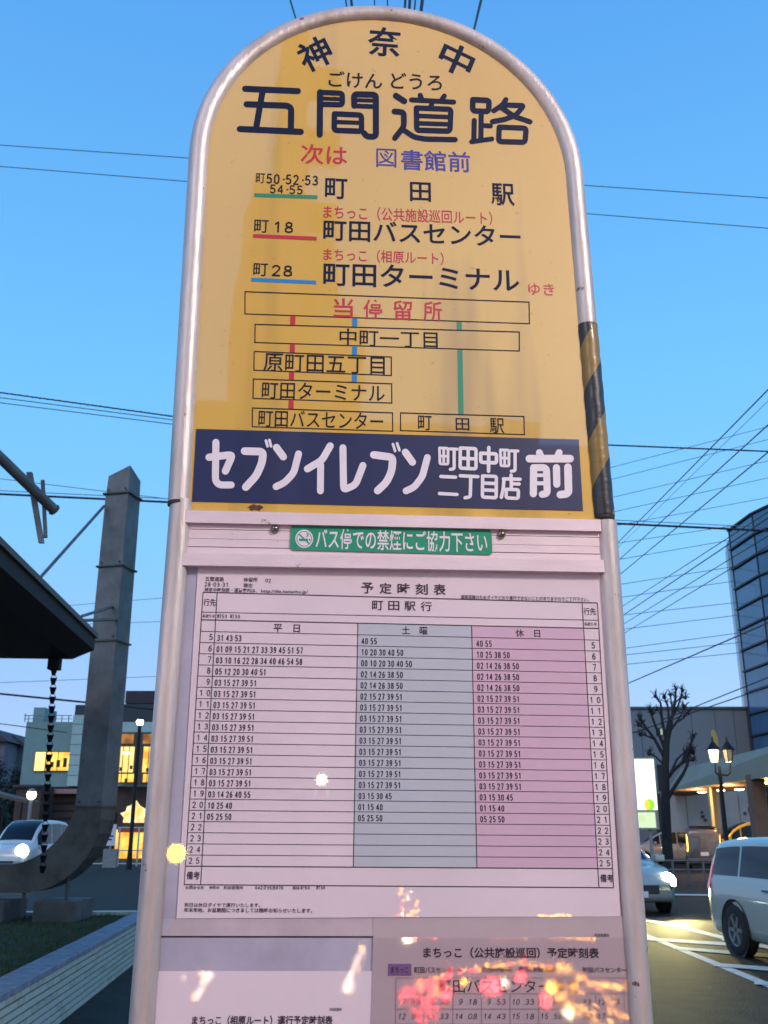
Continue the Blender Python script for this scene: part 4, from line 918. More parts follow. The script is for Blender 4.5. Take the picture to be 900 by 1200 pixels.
WAGON = [(a, b, c, d if d < 1.1 else 1.1 + (d-1.1)*.68, e, f) for a, b, c, d, e, f in MINIVAN]
TALLVAN = [(a, b, c*1.13 if c > .8 else c*1.05, d*1.19 if d > 1.1 else d*1.15, e, f) for a, b, c, d, e, f in MINIVAN]
BOXVAN = [(-1.70,.42,.90,1.5,.68,.62),(-1.66,.25,.95,1.80,.72,.66),(-1.5,.22,.96,1.88,.735,.68),(.6,.22,.96,1.88,.735,.68),(1.05,.22,.95,1.70,.735,.68),(1.5,.24,.92,1.02,.73,.69),(1.66,.26,.75,.84,.71,.67),(1.70,.36,.6,.66,.66,.62)]
SEDAN = [(-2.3,.42,.80,.84,.70,.64),(-2.2,.27,.94,1.0,.82,.70),(-1.75,.22,.98,1.04,.85,.72),(-1.1,.20,.96,1.40,.85,.62),(-.3,.20,.94,1.47,.86,.62),(.4,.20,.93,1.42,.86,.62),(1.05,.20,.92,1.02,.86,.74),(1.9,.22,.80,.88,.83,.74),(2.25,.28,.60,.72,.76,.66),(2.32,.38,.52,.58,.66,.6)]
def car(st, loc, heading, paint, label, cat='car', wheels=(-1.35,1.4), wr=.31, win=None, head=None, tail=None, shield=(.30,1.38), name='parked_car', rear=True, hz=.64, hr=.13):
    r0 = empty(name, loc, label, cat, rz=heading)
    x0, x1 = st[0][0], st[-1][0]; xs = [x0 + (x1-x0)*i/44 for i in range(45)]
    def prof(x):
        zb, zbelt, zt, w, wt = catmull(st, x); zt = max(zt, zbelt+.02)
        return [(w*.90, zb), (w*.97, zb+.05), (w, zb+.20), (w*1.005, (zb+zbelt)/2+.08), (w*.985, zbelt-.05), (w*.955, zbelt), (wt+.035, zt-.10*min(1,(zt-zbelt)*2.5)), (wt-.03, zt-.03), (wt-.16, zt-.004), (0, zt+.015)]
    vs = []; fs = []
    for x in xs:
        p = prof(x); vs += [(x, y, z) for y, z in p] + [(x, -y, z) for y, z in reversed(p[:-1])]
    m_ = 19
    for i in range(len(xs)-1):
        for k in range(m_-1): fs.append((i*m_+k, (i+1)*m_+k, (i+1)*m_+k+1, i*m_+k+1))
        fs.append((i*m_+m_-1, (i+1)*m_+m_-1, (i+1)*m_, i*m_))
    fs += [tuple(range(m_)), tuple(len(xs)*m_-m_+k for k in range(m_))[::-1]]
    b = MB(); b.add(vs, fs, True); body = b.build('body', paint, r0)
    def sidept(x, t, s, off=.008):
        p = prof(x); a, c = p[5], p[6]; return (x, s*(a[0]+(c[0]-a[0])*t + off), a[1]+(c[1]-a[1])*t)
    win_ = win or ((-2.0,-1.25),(-1.18,-.28),(-.20,.62),(.68,1.1))
    for s in (-1, 1):
        for (a, c) in win_:
            q = MB(); N = 6; vv = []; 
            for i in range(N+1):
                x = a + (c-a)*i/N
                zb, zbelt, zt, w, wt = catmull(st, x)
                vv += [sidept(x, .06, s), sidept(x, .95, s)]
            q.add(vv, [(2*i, 2*i+2, 2*i+3, 2*i+1) for i in range(N)], True); q.build('side_window', M_CGLASS, r0)
    def top_strip(xa, xb, nm, fr=.93):
        q = MB(); N = 8; vv = []
        for i in range(N+1):
            x = xa + (xb-xa)*i/N; p = prof(x)
            for y, z in ((-p[7][0]*fr, p[7][1]+.012), (-p[8][0], p[8][1]+.012), (0, p[9][1]+.010), (p[8][0], p[8][1]+.012), (p[7][0]*fr, p[7][1]+.012)): vv.append((x + (.008 if xa > 0 else -.008), y, z))
        q.add(vv, [(5*i+k, 5*i+5+k, 5*i+6+k, 5*i+k+1) for i in range(N) for k in range(4)], True); q.build(nm, M_CGLASS, r0)
    top_strip(*shield, 'windscreen')
    if rear: top_strip(x0+.03, x0+.16, 'rear_window', .9)
    for wx in wheels:
        for s in (-1, 1):
            w = catmull(st, wx)[3]
            MB().lathe([(0,0),(wr+.055,0),(wr+.055,-.02)], (wx, 0, wr+.01), 28, axis='y').build('wheel_arch', M_PLASTIC, r0).location = (0, s*(w+.004), 0)
            tw = empty('wheel', (wx, s*(w-.06), wr)); tw.parent = r0
            MB().lathe([(wr*.62,.085),(wr*.9,.085),(wr,.06),(wr,-.1),(wr*.9,-.11),(wr*.5,-.11)], (0,0,0), 28, axis='y').build('tyre', M_TYRE, tw)
            rr = MB().lathe([(wr*.66,.075),(wr*.60,.082),(wr*.58,.05),(.001,.03)], (0,0,0), 28, axis='y')
            for k in range(6):
                th = k*math.pi/3; dx, dz = math.cos(th), math.sin(th)
                rr.prism([(dx*.03-dz*.028,.05,dz*.03+dx*.028),(dx*wr*.6-dz*.02,.055,dz*wr*.6+dx*.02),(dx*wr*.6+dz*.02,.055,dz*wr*.6-dx*.02),(dx*.03+dz*.028,.05,dz*.03-dx*.028)], (0,.022,0))
            ro = rr.build('rim', M_RIM, tw)
            if s < 0: tw.rotation_euler = (0,0,math.pi)
    for s in (-1, 1):
        p = prof(x1-.14); y = p[3][0]-.14
        MB().lathe([(0,hr*.45),(hr*.7,hr*.36),(hr,0),(hr,-.06)], (x1-.13, s*y, hz), 16, axis='x').build('headlight', head or M_CHROME, r0)
        tb = MB(); vv = []; xs_t = (x0+.015, x0+.05, x0+.10, x0+.17, x0+.22); lo_ = catmull(st, x0+.15)[1] - .16
        for x in xs_t:
            p = prof(x); a3, a5, a6 = p[3], p[5], p[6]; up_t = .72 if a6[1]-a5[1] > .3 else .5
            vv += [(x-.004, s*(a3[0]+.012), max(lo_, a3[1]-.05)), (x-.004, s*(a5[0]+.013), a5[1]), (x-.004, s*(a5[0]+(a6[0]-a5[0])*up_t+.012), a5[1]+(a6[1]-a5[1])*up_t)]
        tb.add(vv, [(3*i+k, 3*i+3+k, 3*i+4+k, 3*i+1+k) for i in range(4) for k in range(2)], True); tb.build('tail_light', tail or E_TAILD, r0)
        mb2 = MB().box((.86, s*.84, 1.0), (1.0, s*1.04, 1.14), .02); mb2.build('door_mirror', paint, r0)
        for dx in (-.22, .66 if st is MINIVAN else .5):
            w = catmull(st, dx)[3]; MB().box((dx-.008, s*(w-.03), .38), (dx+.008, s*(w+.010), .94)).build('door_seam', M_PLASTIC, r0)
            MB().box((dx-.28, s*(w-.02), .86), (dx-.10, s*(w+.022), .89), .004).build('door_handle', M_CHROME, r0)
    MB().box((x1-.12,-.42,.40),(x1+.012,.42,.58),.02).build('grille', M_PLASTIC, r0)
    MB().box((x0-.012,-.17,.62),(x0+.06,.17,.78)).build('number_plate', M_WHITE, r0); MB().box((x1-.02,-.17,.34),(x1+.02,.17,.46)).build('number_plate', M_WHITE, r0)
    MB().box((x0-.03,-.76,.30),(x0+.2,.76,.52),.03).build('bumper', paint, r0)
    return r0
# near white minivan, right edge
gw = G(869, 1121); dirn = R(-30)
near = None
def place(stname, gx, gy, heading, wheel_x, wheel_y):      # put the wheel contact point (wheel_x, wheel_y in car space) on a ground point
    p = G(gx, gy); c, s = math.cos(heading), math.sin(heading)
    return Vector((p.x - (wheel_x*c - wheel_y*s), p.y - (wheel_x*s + wheel_y*c), .005))
H1 = R(-82)
near = car(WAGON, place(0, 871, 1121, H1, -1.35, -.80), H1, M_CARW, 'white minivan cut by the right edge, rear wheel on the striped markings', 'minivan', tail=E_TAILD, wr=.33, name='minivan')
H2 = R(-95)
lv = car(TALLVAN, place(0, 37, 1027, H2, 1.4, .82), H2, mat('silver_white_paint', (.62,.60,.56), .25, coat=1), 'white minivan with its headlight on, half hidden by the trough at the left edge', 'minivan', head=E_HEADC, name='minivan', hz=.92, hr=.26)
H3 = R(-80)
oc = car(SEDAN, place(0, 779, 1069, R(-86), 1.4, .80), R(-86), mat('oncoming_paint', (.35,.40,.36), .3, coat=.8), 'oncoming car with glaring headlight beside the right pole', 'car', head=E_HEAD, win=((-1.0,-.15),(-.08,.75)), shield=(.35,1.0), rear=False, name='oncoming_car', hr=.17)
wg = car(MINIVAN, G(788, 1012) + Vector((0,0,.005)), R(172), M_CARB, 'beige wagon in side view behind the bare tree trunk', 'wagon', name='wagon')
tx = car(TALLVAN, G(884, 1018) + Vector((0,0,.005)), R(176), M_CARY, 'yellow lit taxi van seen over the roof of the near white minivan', 'taxi', name='taxi')
dv = car(BOXVAN, G(826, 1019) + Vector((0,0,.005)), R(75), M_CARD, 'dark box van with amber lamps between wagon and near minivan', 'van', wheels=(-1.1,1.1), wr=.28, win=((-1.4,-.6),(-.5,.3),(.36,.95)), shield=(.75,1.42), tail=E_AMBER, name='van')
sv = car(BOXVAN, G(900, 1002) + Vector((0,6,.005)), R(178), mat('pale_van_paint', (.35,.40,.45), .4, coat=.5), 'pale van behind the yellow taxi', 'van', wheels=(-1.1,1.1), wr=.28, win=((-1.4,-.6),(-.5,.3),(.36,.95)), shield=(.75,1.42), name='van')
# headlight beams (real lamps in the two lit cars)
def beam(root, lx, ly, lz, e, col, ang, dn=.06):
    l = bpy.data.lights.new('headlight_beam', 'SPOT'); l.energy = e; l.color = col; l.spot_size = R(ang); l.spot_blend = .8; l.shadow_soft_size = .07
    o = bpy.data.objects.new('headlight_beam', l); COL.objects.link(o); o.parent = root; o.location = (lx, ly, lz)
    o.rotation_euler = Vector((-1, 0, dn)).to_track_quat('Z', 'Y').to_euler()
for s in (-1, 1): beam(oc, 2.5, s*.62, .64, 780, (1,.86,.34), 75, .10); beam(lv, 2.5, s*.62, .66, 120, (.85,.95,1), 70, .08)

# ---- street buildings, right
M_GREYW = mat('grey_warehouse_wall', (.25,.28,.29), .8, noise=.12, nscale=.35, stretch=(1,1,.3))
M_GREYL = mat('pale_wall', (.32,.38,.40), .7, noise=.15, nscale=.5)
Yg = 62
wh = empty('grey_warehouse', (P(800,900,Yg).x, Yg, 0), 'plain grey warehouse wall behind the bare tree, right of the sign', 'building')
bpart(wh, 'wall', M_GREYW, 640, 830, 885, 1004, Yg, 20, z0=0)
bpart(wh, 'parapet', mat('parapet_cap', (.13,.15,.16), .7), 638, 828, 886, 830.5, Yg-.15, 20.3)
for x in (752, 776, 812, 840, 862): bpart(wh, 'wall_joint', MATS['parapet_cap'], x, 832, x+.7, 900, Yg-.03, .025)
f = bpart(wh, 'window', M_CGLASS, 769, 853, 777, 862, Yg-.08, .06); bpart(wh, 'pane', emis('pale_window', (.6,.8,.6), .6), 774, 854, 776.5, 861, Yg-.1, .015, parent=f)
bpart(wh, 'side_door', M_PLASTIC, 771, 896, 777, 927, Yg-.06, .05)
# tower
M_TGLASS = mat('tower_glass', (.05,.15,.26), .12, spec=1.0, noise=.35, nscale=.25, bump=.02, bscale=.6); M_TFR = mat('tower_frame', (.05,.055,.065), .5, .4); M_TDK = mat('tower_dark_panel', (.02,.03,.045), .2, noise=.4, nscale=.4)
M_TLIT = lit_window('tower_lit_strip', (.05,.06,.03), (.8,.6,.12), .8, .7)
tw_ = empty('glass_tower', (P(890,900,52).x, 52, 0), 'curved dark blue glass office tower at the right edge', 'office tower')
ztw = P(858, 624, 60).z; z0_ = P(880, 884, 56).z
plan = []
pa = P(869, 760, 60)
cx, cy, rad_ = pa.x+15.5, pa.y-1.0, 15.5
cols = [(cx - rad_*math.cos(a), cy - rad_*math.sin(a)) for a in [R(-3 + 13*i) for i in range(9)]]
nf = 11; o_ = tw_.location
core = [(cx - (rad_-.25)*math.cos(a), cy - (rad_-.25)*math.sin(a)) for a in [R(-3 + 360*i/40) for i in range(40)]]
mb = MB(); mb.prism([(x-o_.x, y-o_.y, 0) for x, y in core], (0,0,ztw-.1)); mb.build('core', M_TDK, tw_)
tops = [ztw]*len(cols)
for i in range(len(cols)-1):
    (xa, ya), (xb, yb) = cols[i], cols[i+1]; d = Vector((xb-xa, yb-ya, 0)); L_ = d.length; d.normalize(); nrm = Vector((d.y, -d.x, 0))
    if nrm.dot(Vector((cx-xa, cy-ya, 0))) > 0: nrm = -nrm
    for j in range(nf):
        za = z0_ + (ztw-z0_)*j/nf + .07; zb2 = z0_ + (ztw-z0_)*(j+1)/nf - .05
        g0 = Vector((xa-o_.x, ya-o_.y, 0)) + d*.05; g1 = Vector((xb-o_.x, yb-o_.y, 0)) - d*.05
        m_ = M_TGLASS if i not in (2, 5) else (M_TLIT if i == 2 and j in (3,4,6) else M_TDK)
        MB().prism([g0+Vector((0,0,za)), g1+Vector((0,0,za)), g1+Vector((0,0,zb2)), g0+Vector((0,0,zb2))], nrm*.06).build('glass_pane', m_, tw_)
    MB().prism([Vector((xa-o_.x, ya-o_.y, z0_))-d*.03, Vector((xa-o_.x, ya-o_.y, z0_))+d*.04, Vector((xa-o_.x, ya-o_.y, ztw))+d*.04, Vector((xa-o_.x, ya-o_.y, ztw))-d*.03], nrm*.10).build('mullion', M_TFR, tw_)
for j in range(nf+1):
    z = z0_ + (ztw-z0_)*j/nf; mb = MB()
    for i in range(len(cols)-1):
        (xa, ya), (xb, yb) = cols[i], cols[i+1]; a_ = Vector((xa-cx, ya-cy, 0)).normalized()*.2; b2 = Vector((xb-cx, yb-cy, 0)).normalized()*.2
        p, q = Vector((xa-o_.x, ya-o_.y, z)), Vector((xb-o_.x, yb-o_.y, z))
        mb.add([p-a_*1.3, q-b2*1.3, q+b2, p+a_, p-a_*1.3+Vector((0,0,.1)), q-b2*1.3+Vector((0,0,.1)), q+b2+Vector((0,0,.1)), p+a_+Vector((0,0,.1))], [(0,1,2,3),(4,5,6,7),(3,2,6,7),(0,1,5,4)])
    mb.build('floor_band', M_TFR, tw_)
# canopy with downlights (right)
cn = empty('station_canopy', (P(850,920,44).x, 44, 0), 'long beige canopy with round downlights under the glass tower', 'canopy'); o_ = cn.location
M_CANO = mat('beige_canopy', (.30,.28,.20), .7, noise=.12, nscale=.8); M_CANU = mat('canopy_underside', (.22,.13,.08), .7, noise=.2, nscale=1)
A0, A1 = P(798, 901, 50), P(960, 860, 33); zA = (A0.z*.5+A1.z*.5); 
B0, B1 = P(782, 927, 50), P(960, 902, 33)
mb = MB(); dpt = Vector((3.0, 9, 0))
mb.add([B0-o_, B1-o_, A1-o_, A0-o_, B0+dpt-o_, B1+dpt-o_, A1+dpt-o_, A0+dpt-o_], [(0,1,2,3),(7,6,5,4),(3,2,6,7),(0,3,7,4),(1,5,6,2)]); mb.build('fascia', M_CANO, cn)
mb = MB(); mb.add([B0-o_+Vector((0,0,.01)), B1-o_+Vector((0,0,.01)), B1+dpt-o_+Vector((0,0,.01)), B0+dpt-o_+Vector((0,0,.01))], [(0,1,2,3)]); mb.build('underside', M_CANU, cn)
def on_under(px, py):
    d = ray(px, py); e = Vector((0,0,EYE)); nrm = (B1-B0).cross(dpt); t = (B0-e).dot(nrm)/d.dot(nrm); return e + d*t
for (x, y) in ((822.5,928),(844,926),(866.5,924.8),(883,929),(890.5,923),(897.5,917),(880,934)):
    tt = 0
    p = on_under(x, y)
    if p.y < 20 or p.y > 70: p = B0.lerp(B1, (x-782)/178) + dpt*.3
    MB().lathe([(0,-.06),(.16,-.05),(.22,-.02),(.22,.02)], p-o_, 14).build('downlight', E_WARM, cn)
for fx in (.25, .5, .78):
    L1 = glow_lamp(B0.lerp(B1, fx) + dpt*.35 - o_ + Vector((0,0,-.35)), 190, (1,.62,.28), .25); L1.parent = cn
for (x, Y, w) in ((896, 39, .55), (842, 47, .35), (838.5, 46, .12)):
    p = P(x, 985, Y); zt3 = B0.z + .2
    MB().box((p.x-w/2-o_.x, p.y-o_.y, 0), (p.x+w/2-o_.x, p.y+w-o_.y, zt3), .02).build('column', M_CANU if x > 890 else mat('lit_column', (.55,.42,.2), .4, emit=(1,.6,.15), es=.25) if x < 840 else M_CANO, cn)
lw = empty('low_shopfront', (P(830,960,57).x, 57, 0), 'pale blue-grey shop wall under the station canopy', 'shop front')
bpart(lw, 'wall', M_GREYL, 786, 927, 900, 1000, 57, 2, z0=0)
for x in (806, 838, 868): bpart(lw, 'wall_joint', MATS['parapet_cap'], x, 930, x+.6, 998, 56.96, .03, z0=.05)
bpart(lw, 'dark_doorway', M_PLASTIC, 770, 930, 777, 1000, 56.9, .2, z0=0.02)
for p_ in ((824,957,2),(827,961,1.6),(880,949,3),(873,953,1.5),(823,952,1.4)): bpart(lw, 'wall_sign', M_TFR, p_[0]-p_[2], p_[1]-p_[2], p_[0]+p_[2], p_[1]+p_[2], 56.9, .05)
# glowing ornament finial behind the lamp
# lit sign board
ls = empty('lit_sign_board', (P(755,930,36).x, 36, 0), 'tall glowing white sign board with a green and yellow mark, right of the sign pole', 'lit sign'); 
E_SIGN = emis('sign_face_glow', (.92,1,.86), 1.6)
bpart(ls, 'cabinet', M_KERB, 735, 888, 769.5, 972, 36, .35); bpart(ls, 'sign_face', E_SIGN, 736, 889.5, 768.3, 949, 35.95, .04); bpart(ls, 'sign_face', emis('sign_face_lower', (.75,1,.6), 1.0), 736, 952, 768.3, 970, 35.95, .04)
p = P(761.5, 943, 35.93) - ls.location
mb = MB(); mb.add([p + Vector((math.cos(t*.2618)*.17, -.01, math.sin(t*.2618)*.19)) for t in range(24)], [tuple(range(24))]); mb.build('green_mark', emis('green_mark', (.35,.95,.02), 1.0), ls)
mb = MB(); mb.add([p + Vector((math.cos(t*.2618)*.10-.10, -.018, math.sin(t*.2618)*.17)) for t in range(24)], [tuple(range(24))]); mb.build('yellow_mark', emis('yellow_mark', (1,.85,.05), 1.0), ls)
bpart(ls, 'pale_mark', emis('pale_mark', (.8,1,.5), .9), 749, 955, 756, 963, 35.92, .01)
bpart(ls, 'post', M_KERB, 742, 972, 745, 1000, 36.1, .1, z0=0); bpart(ls, 'post', M_KERB, 762, 972, 765, 1000, 36.1, .1, z0=0)

# ---- pollarded tree
def branchy(root, pts, r0_, r1_, name, m):
    n_ = len(pts); mb = MB(); mb.tube(pts, [r0_ + (r1_-r0_)*i/(n_-1) for i in range(n_)], 9); return mb.build(name, m, root)
Yt = 38; M_BARK = mat('dark_bark', (.035,.03,.028), .9, noise=.4, nscale=8, bump=.4, bscale=30)
tr_ = empty('pollarded_tree', (P(782,1000,Yt).x, Yt, 0), 'bare pollarded tree with knobbly branch ends in front of the grey warehouse', 'tree'); o_ = tr_.location
def tp(px, py, dy=0): return P(px, py, Yt+dy) - o_
branchy(tr_, [Vector((0,0,0)), tp(781.5,985), tp(780,940), tp(779.5,900), tp(781,870), tp(785,845)], .21, .10, 'trunk', M_BARK)
BR = [([(781,892),(774,878),(767,866),(760,857),(754,848),(750,843)],.07), ([(780,880),(774,864),(768,850),(763,838),(761,831)],.06), ([(782,870),(778,856),(776,840),(774,824),(768,816)],.06), ([(784,858),(784,843),(783,828),(778,817)],.055),
      ([(784,852),(788,838),(791,824),(792,808)],.07), ([(789,838),(795,826),(800,810)],.05), ([(785,856),(793,846),(800,842),(806,836)],.05), ([(783,868),(787,850),(788,832),(785,814)],.05), ([(767,866),(757,862),(751,861)],.04), ([(760,857),(753,852),(748,850)],.035),
      ([(782,912),(790,902),(798,895),(804,887),(809,874),(813,863)],.07), ([(798,895),(806,892),(812,891)],.04), ([(800,890),(804,880),(807,877),(812,882)],.035), ([(783,935),(791,921),(800,908),(805,898),(809,880)],.08), ([(786,905),(793,890),(799,884),(806,880)],.045), ([(778,896),(769,887),(761,883)],.04),
      ([(793,846),(798,838),(802,828)],.035), ([(776,840),(770,832),(764,836)],.03), ([(791,824),(796,818),(803,818)],.03)]
for i, (q, r_) in enumerate(BR):
    dd = random.uniform(-.9,.9); pts = [tp(x + random.uniform(-.5,.5), y, dd*k/len(q)) for k, (x, y) in enumerate(q)]
    br_ = branchy(tr_, pts, r_*1.05, r_*.55, 'branch', M_BARK)
    e = pts[-1]; kr = .06 + random.random()*.035
    MB().lathe([(0,kr),(kr*.7,kr*.7),(kr,0),(kr*.7,-kr*.7),(0,-kr)], e, 8).build('knob', M_BARK, br_)
    mb = MB()
    for k in range(16):
        a = random.uniform(0,6.28); b3 = e if k < 10 else pts[-2].lerp(e, random.random()); d = Vector((math.cos(a)*random.uniform(.06,.22), math.sin(a)*.2, random.uniform(-.04,.30))); mb.tube([b3, b3+d*.55+Vector((random.uniform(-.03,.03),0,.03)), b3+d], [.020,.014,.008], 4)
    mb.build('twig', M_BARK, br_, kind='stuff')
# ---- twin lantern street lamp
Yl = 33; tl_ = empty('twin_lantern_lamp', (P(847,985,Yl).x, Yl, 0), 'black twin lantern street lamp, left lantern glowing, in front of the station canopy', 'street lamp'); o_ = tl_.location
def lp(px, py): return P(px, py, Yl) - o_
MB().lathe([(.16,0),(.16,.25),(.10,.35),(.07,1.0),(.055,lp(848,915).z),(.07,lp(848,912).z),(.05,lp(848,905).z),(.045,lp(848,898).z)], (lp(848,950).x,0,0), 12).build('post', M_BLK, tl_)
for s, px, lit in ((-1, 838.5, True), (1, 855.5, False)):
    c0, c1, c2 = lp(848,908), lp(px,905), lp(px,894); MB().tube([c0, Vector((c1.x*.6+c0.x*.4,0,c1.z-.10)), Vector((c1.x,0,c1.z)), c2], .03, 8).build('arm', M_BLK, tl_)
    zb3, zt3 = lp(px,893).z, lp(px,879).z; m_ = emis('lantern_lit', (1,.72,.32), 8) if lit else mat('lantern_unlit_glass', (.10,.12,.13), .15, spec=.8)
    MB().lathe([(0,zb3),(.11,zb3),(.17,zt3),(0,zt3)], (c1.x,0,0), 6, smooth=False).build('lantern_glass', m_, tl_)
    MB().lathe([(.24,zt3),(.20,zt3+.06),(.08,zt3+.22),(.03,zt3+.30),(.035,zt3+.36),(0,zt3+.46)], (c1.x,0,0), 10).build('lantern_roof', M_BLK, tl_)
    mb = MB()
    for k in range(6):
        th = k*math.pi/3; mb.tube([(c1.x+.115*math.cos(th), .115*math.sin(th), zb3),(c1.x+.175*math.cos(th), .175*math.sin(th), zt3)], .010, 4)
    mb.build('lantern_bars', M_BLK, tl_, kind='stuff')
    if lit: L0 = glow_lamp(Vector((c1.x,-.35,(zb3+zt3)/2)), 60, (1,.65,.3), .15); L0.parent = tl_
orn = empty('leaf_ornament', (P(838,865,46).x, 46, 0), 'golden leaf shaped ornament above the glowing lantern', 'ornament'); o_ = orn.location
mb = MB(); q = [(836,878),(834.5,868),(834,858),(835.5,855),(838.5,857),(841.5,866),(842,874),(840,880)]; mb.prism([P(x,y,46)-o_ for x, y in q], (0,.12,0)); mb.build('leaf', mat('gilt', (.55,.33,.08), .35, .6), orn)
pz = P(838,879,46).z; MB().tube([(0,.06,0),(0,.06,pz)], .06, 8).build('post', M_BLK, orn)
# guard rail at the far kerb, right
gr = empty('guard_rail', (P(800,1015,26).x, 34, 0), 'low grey guard rail beyond the striped markings', 'guard rail'); o_ = gr.location
for i in range(6):
    p = P(752 + 18*i, 1012, 34); MB().tube([(p.x-o_.x,0,0),(p.x-o_.x,0,.75)], .04, 8).build('post', M_STEEL, gr)
for z in (.45,.73): a = P(700,1010,34).x-o_.x; b = P(850,1010,34).x-o_.x; MB().tube([(a,0,z),(b,0,z)], .03, 8).build('rail', M_STEEL, gr)
# ================================================================ behind the camera: what the sign face mirrors, plus added lamps
def MR(px, py, dist):       # a point that the sign mirrors at this place of the photograph, dist metres out from it
    d = ray(px, py).normalized(); s, z = S(px, py, 0, False); p = SP(s, 0, z, False)
    n_v = (SP(1,0,0,False)-SP(0,0,0,False)).cross(SP(0,0,1,False)-SP(0,0,0,False)).normalized()
    r_ = d - n_v*2*d.dot(n_v); return p + r_*dist
def back_lamp(loc, energy, col, glow, label, r=.14):
    r0 = empty('street_lamp', (loc[0], loc[1], 0), label, 'street lamp'); z = loc[2]
    MB().tube([(0,0,0),(0,0,1.2),(0,0,z-r)], [.09,.06,.045], 12).build('post', M_BLK, r0)
    MB().lathe([(r*math.sin(math.pi*k/12), r*math.cos(math.pi*k/12)) for k in range(13)], (0,0,z), 24).build('globe', glow, r0)
    MB().lathe([(r*.5,r*.95),(r*.5,r*1.25),(0,r*1.4)], (0,0,z), 18).build('lamp_cap', M_BLK, r0)
    l = bpy.data.lights.new('lamp_light', 'POINT'); l.energy = energy; l.color = col; l.shadow_soft_size = r*1.3
    o = bpy.data.objects.new('lamp_light', l); COL.objects.link(o); o.parent = r0; o.location = (0, .0, z-r*2.2)
    return r0
back_lamp((2.1,-1.0,4.3), 430, (1,.78,.66), emis('back_globe_white', (1,.9,.8), 6), 'street lamp behind the photographer on the road side', .20)  # added key light that brightens the sign, on an unseen post
back_lamp((-2.9,-1.5,2.7), 95, (1,.48,.18), emis('back_globe_amber', (1,.5,.15), 6), 'amber lamp behind the photographer on the planter side', .13)  # added warm fill that tints the left sides of the poles
p = MR(377, 914, 8.5); back_lamp(p, .3, (1,.9,.75), emis('back_globe_far', (1,.82,.50), 34), 'far white street lamp mirrored in the timetable cover', .050)
p = MR(207, 1000, 5); back_lamp(p, .2, (1,.8,.1), emis('back_globe_yellow', (1,.68,.0), 55), 'round yellow lamp mirrored at the left edge of the timetable', .050)
# shop across the pavement
M_SHOPW = mat('shop_wall', (.14,.12,.12), .8, noise=.2, nscale=.6); M_SHOPG = emis('shop_light', (1,.93,.85), .9)
x0, x1, x2, x3 = (MR(px, 500, 10.5).x for px in (150, 590, 652, 760))
zr1, zr2 = MR(400, 489, 10.5).z, MR(620, 470, 10.5).z; YS = MR(455, 500, 10.5).y
shp = empty('corner_shop', (x0, YS, 0), 'two storey corner shop behind the photographer, mirrored as a dark shape', 'building')
MB().box((0,-5,0),(x1-x0,0,zr1)).build('wall', M_SHOPW, shp); MB().box((x1-x0,-5,0),(x2-x0,.02,zr2)).build('wall', M_SHOPW, shp); MB().box((x2-x0,-5,0),(x3+3-x0,0,zr1-.15)).build('wall', M_SHOPW, shp)
MB().box((0,0.02,2.55),(x3+2-x0,.25,3.0)).build('sign_fascia', mat('shop_fascia', (.25,.22,.2), .5), shp)
for i in range(6):
    f = MB().box((.4+2.1*i,.0,.25),(2.2+2.1*i,.08,2.35)).build('shop_window', M_PLASTIC, shp); MB().box((.5+2.1*i,.085,.95),(2.1+2.1*i,.10,2.25)).build('pane', M_CGLASS, f)
q0, q1, q2, q3 = (MR(px, 300, 30) for px in (292, 352, 398, 430))
blk = empty('office_block', (q0.x, q0.y, 0), 'tall dark office block behind the photographer, mirrored in the yellow panel', 'building'); zt5 = MR(330, 150, 30).z; zt6 = MR(380, 250, 30).z
MB().box((0,-9,0),(q1.x-q0.x,0,zt5)).build('wall', M_SHOPW, blk); MB().box((q1.x-q0.x,-7,0),(q2.x-q0.x,-.4,zt6)).build('wall', M_SHOPW, blk)
for k in range(9):
    for c_i in range(3): MB().box((.6+c_i*(q1.x-q0.x)/3.2,-.02,4+k*2.6),(.6+c_i*(q1.x-q0.x)/3.2+1.2,.04,5.4+k*2.6)).build('window', M_CGLASS, blk)
# utility pole with crossarm
pp_ = MR(333, 420, 6.0); up_ = empty('utility_pole', (pp_.x,pp_.y,0), 'concrete utility pole behind the photographer', 'utility pole')
MB().tube([(0,0,0),(0,0,10.5)], [.15,.10], 16).build('pole', M_SHOPW, up_)
for z in (8.2, 9.0): MB().box((-.9,-.05,z),(.9,.05,z+.10)).build('crossarm', M_STEEL, up_)
MB().lathe([(0,0),(.22,.02),(.24,.1),(.24,.8),(.2,.9),(0,.92)], (.36,0,4.3), 16).build('transformer', M_SHOPW, up_)
# lamp strings added behind the camera to make glints in the covers
E_BR, E_BA, E_BW = emis('bulb_red', (1,.03,.035), 120), emis('bulb_amber', (1,.36,.03), 110), emis('bulb_white', (1,.80,.5), 70)
def swag(pts, n, d, mats, label, r=.007, jit=.6):
    pp = [MR(x, y, d) for x, y in pts]; c = pp[len(pp)//2]; r0 = empty('added_lamp_string', (c.x, c.y, 0), label, 'lamp string')
    MB().tube([q - r0.location + Vector((0,-.01,0)) for q in pp], .002, 5).build('wire', M_BLK, r0)
    by = {}
    for i in range(n):
        t = (i+.5)/n*(len(pp)-1); k = min(int(t), len(pp)-2); q = pp[k].lerp(pp[k+1], t-k) - r0.location + Vector((random.gauss(0,jit)*.012, 0, random.gauss(0,jit)*.012))
        m = mats(i/n); by.setdefault(m.name, (m, MB()))[1].lathe([(0,r),(r*.8,r*.5),(r,0),(r*.8,-r*.5),(0,-r)], q, 6)
    for m, mb in by.values(): mb.build('bulbs', m, r0, kind='stuff')
    for q in (pp[0], pp[-1]): MB().tube([Vector((q.x,q.y-.02,0))-r0.location, q-r0.location+Vector((0,-.02,0))], .012, 6).build('stake', M_BLK, r0)
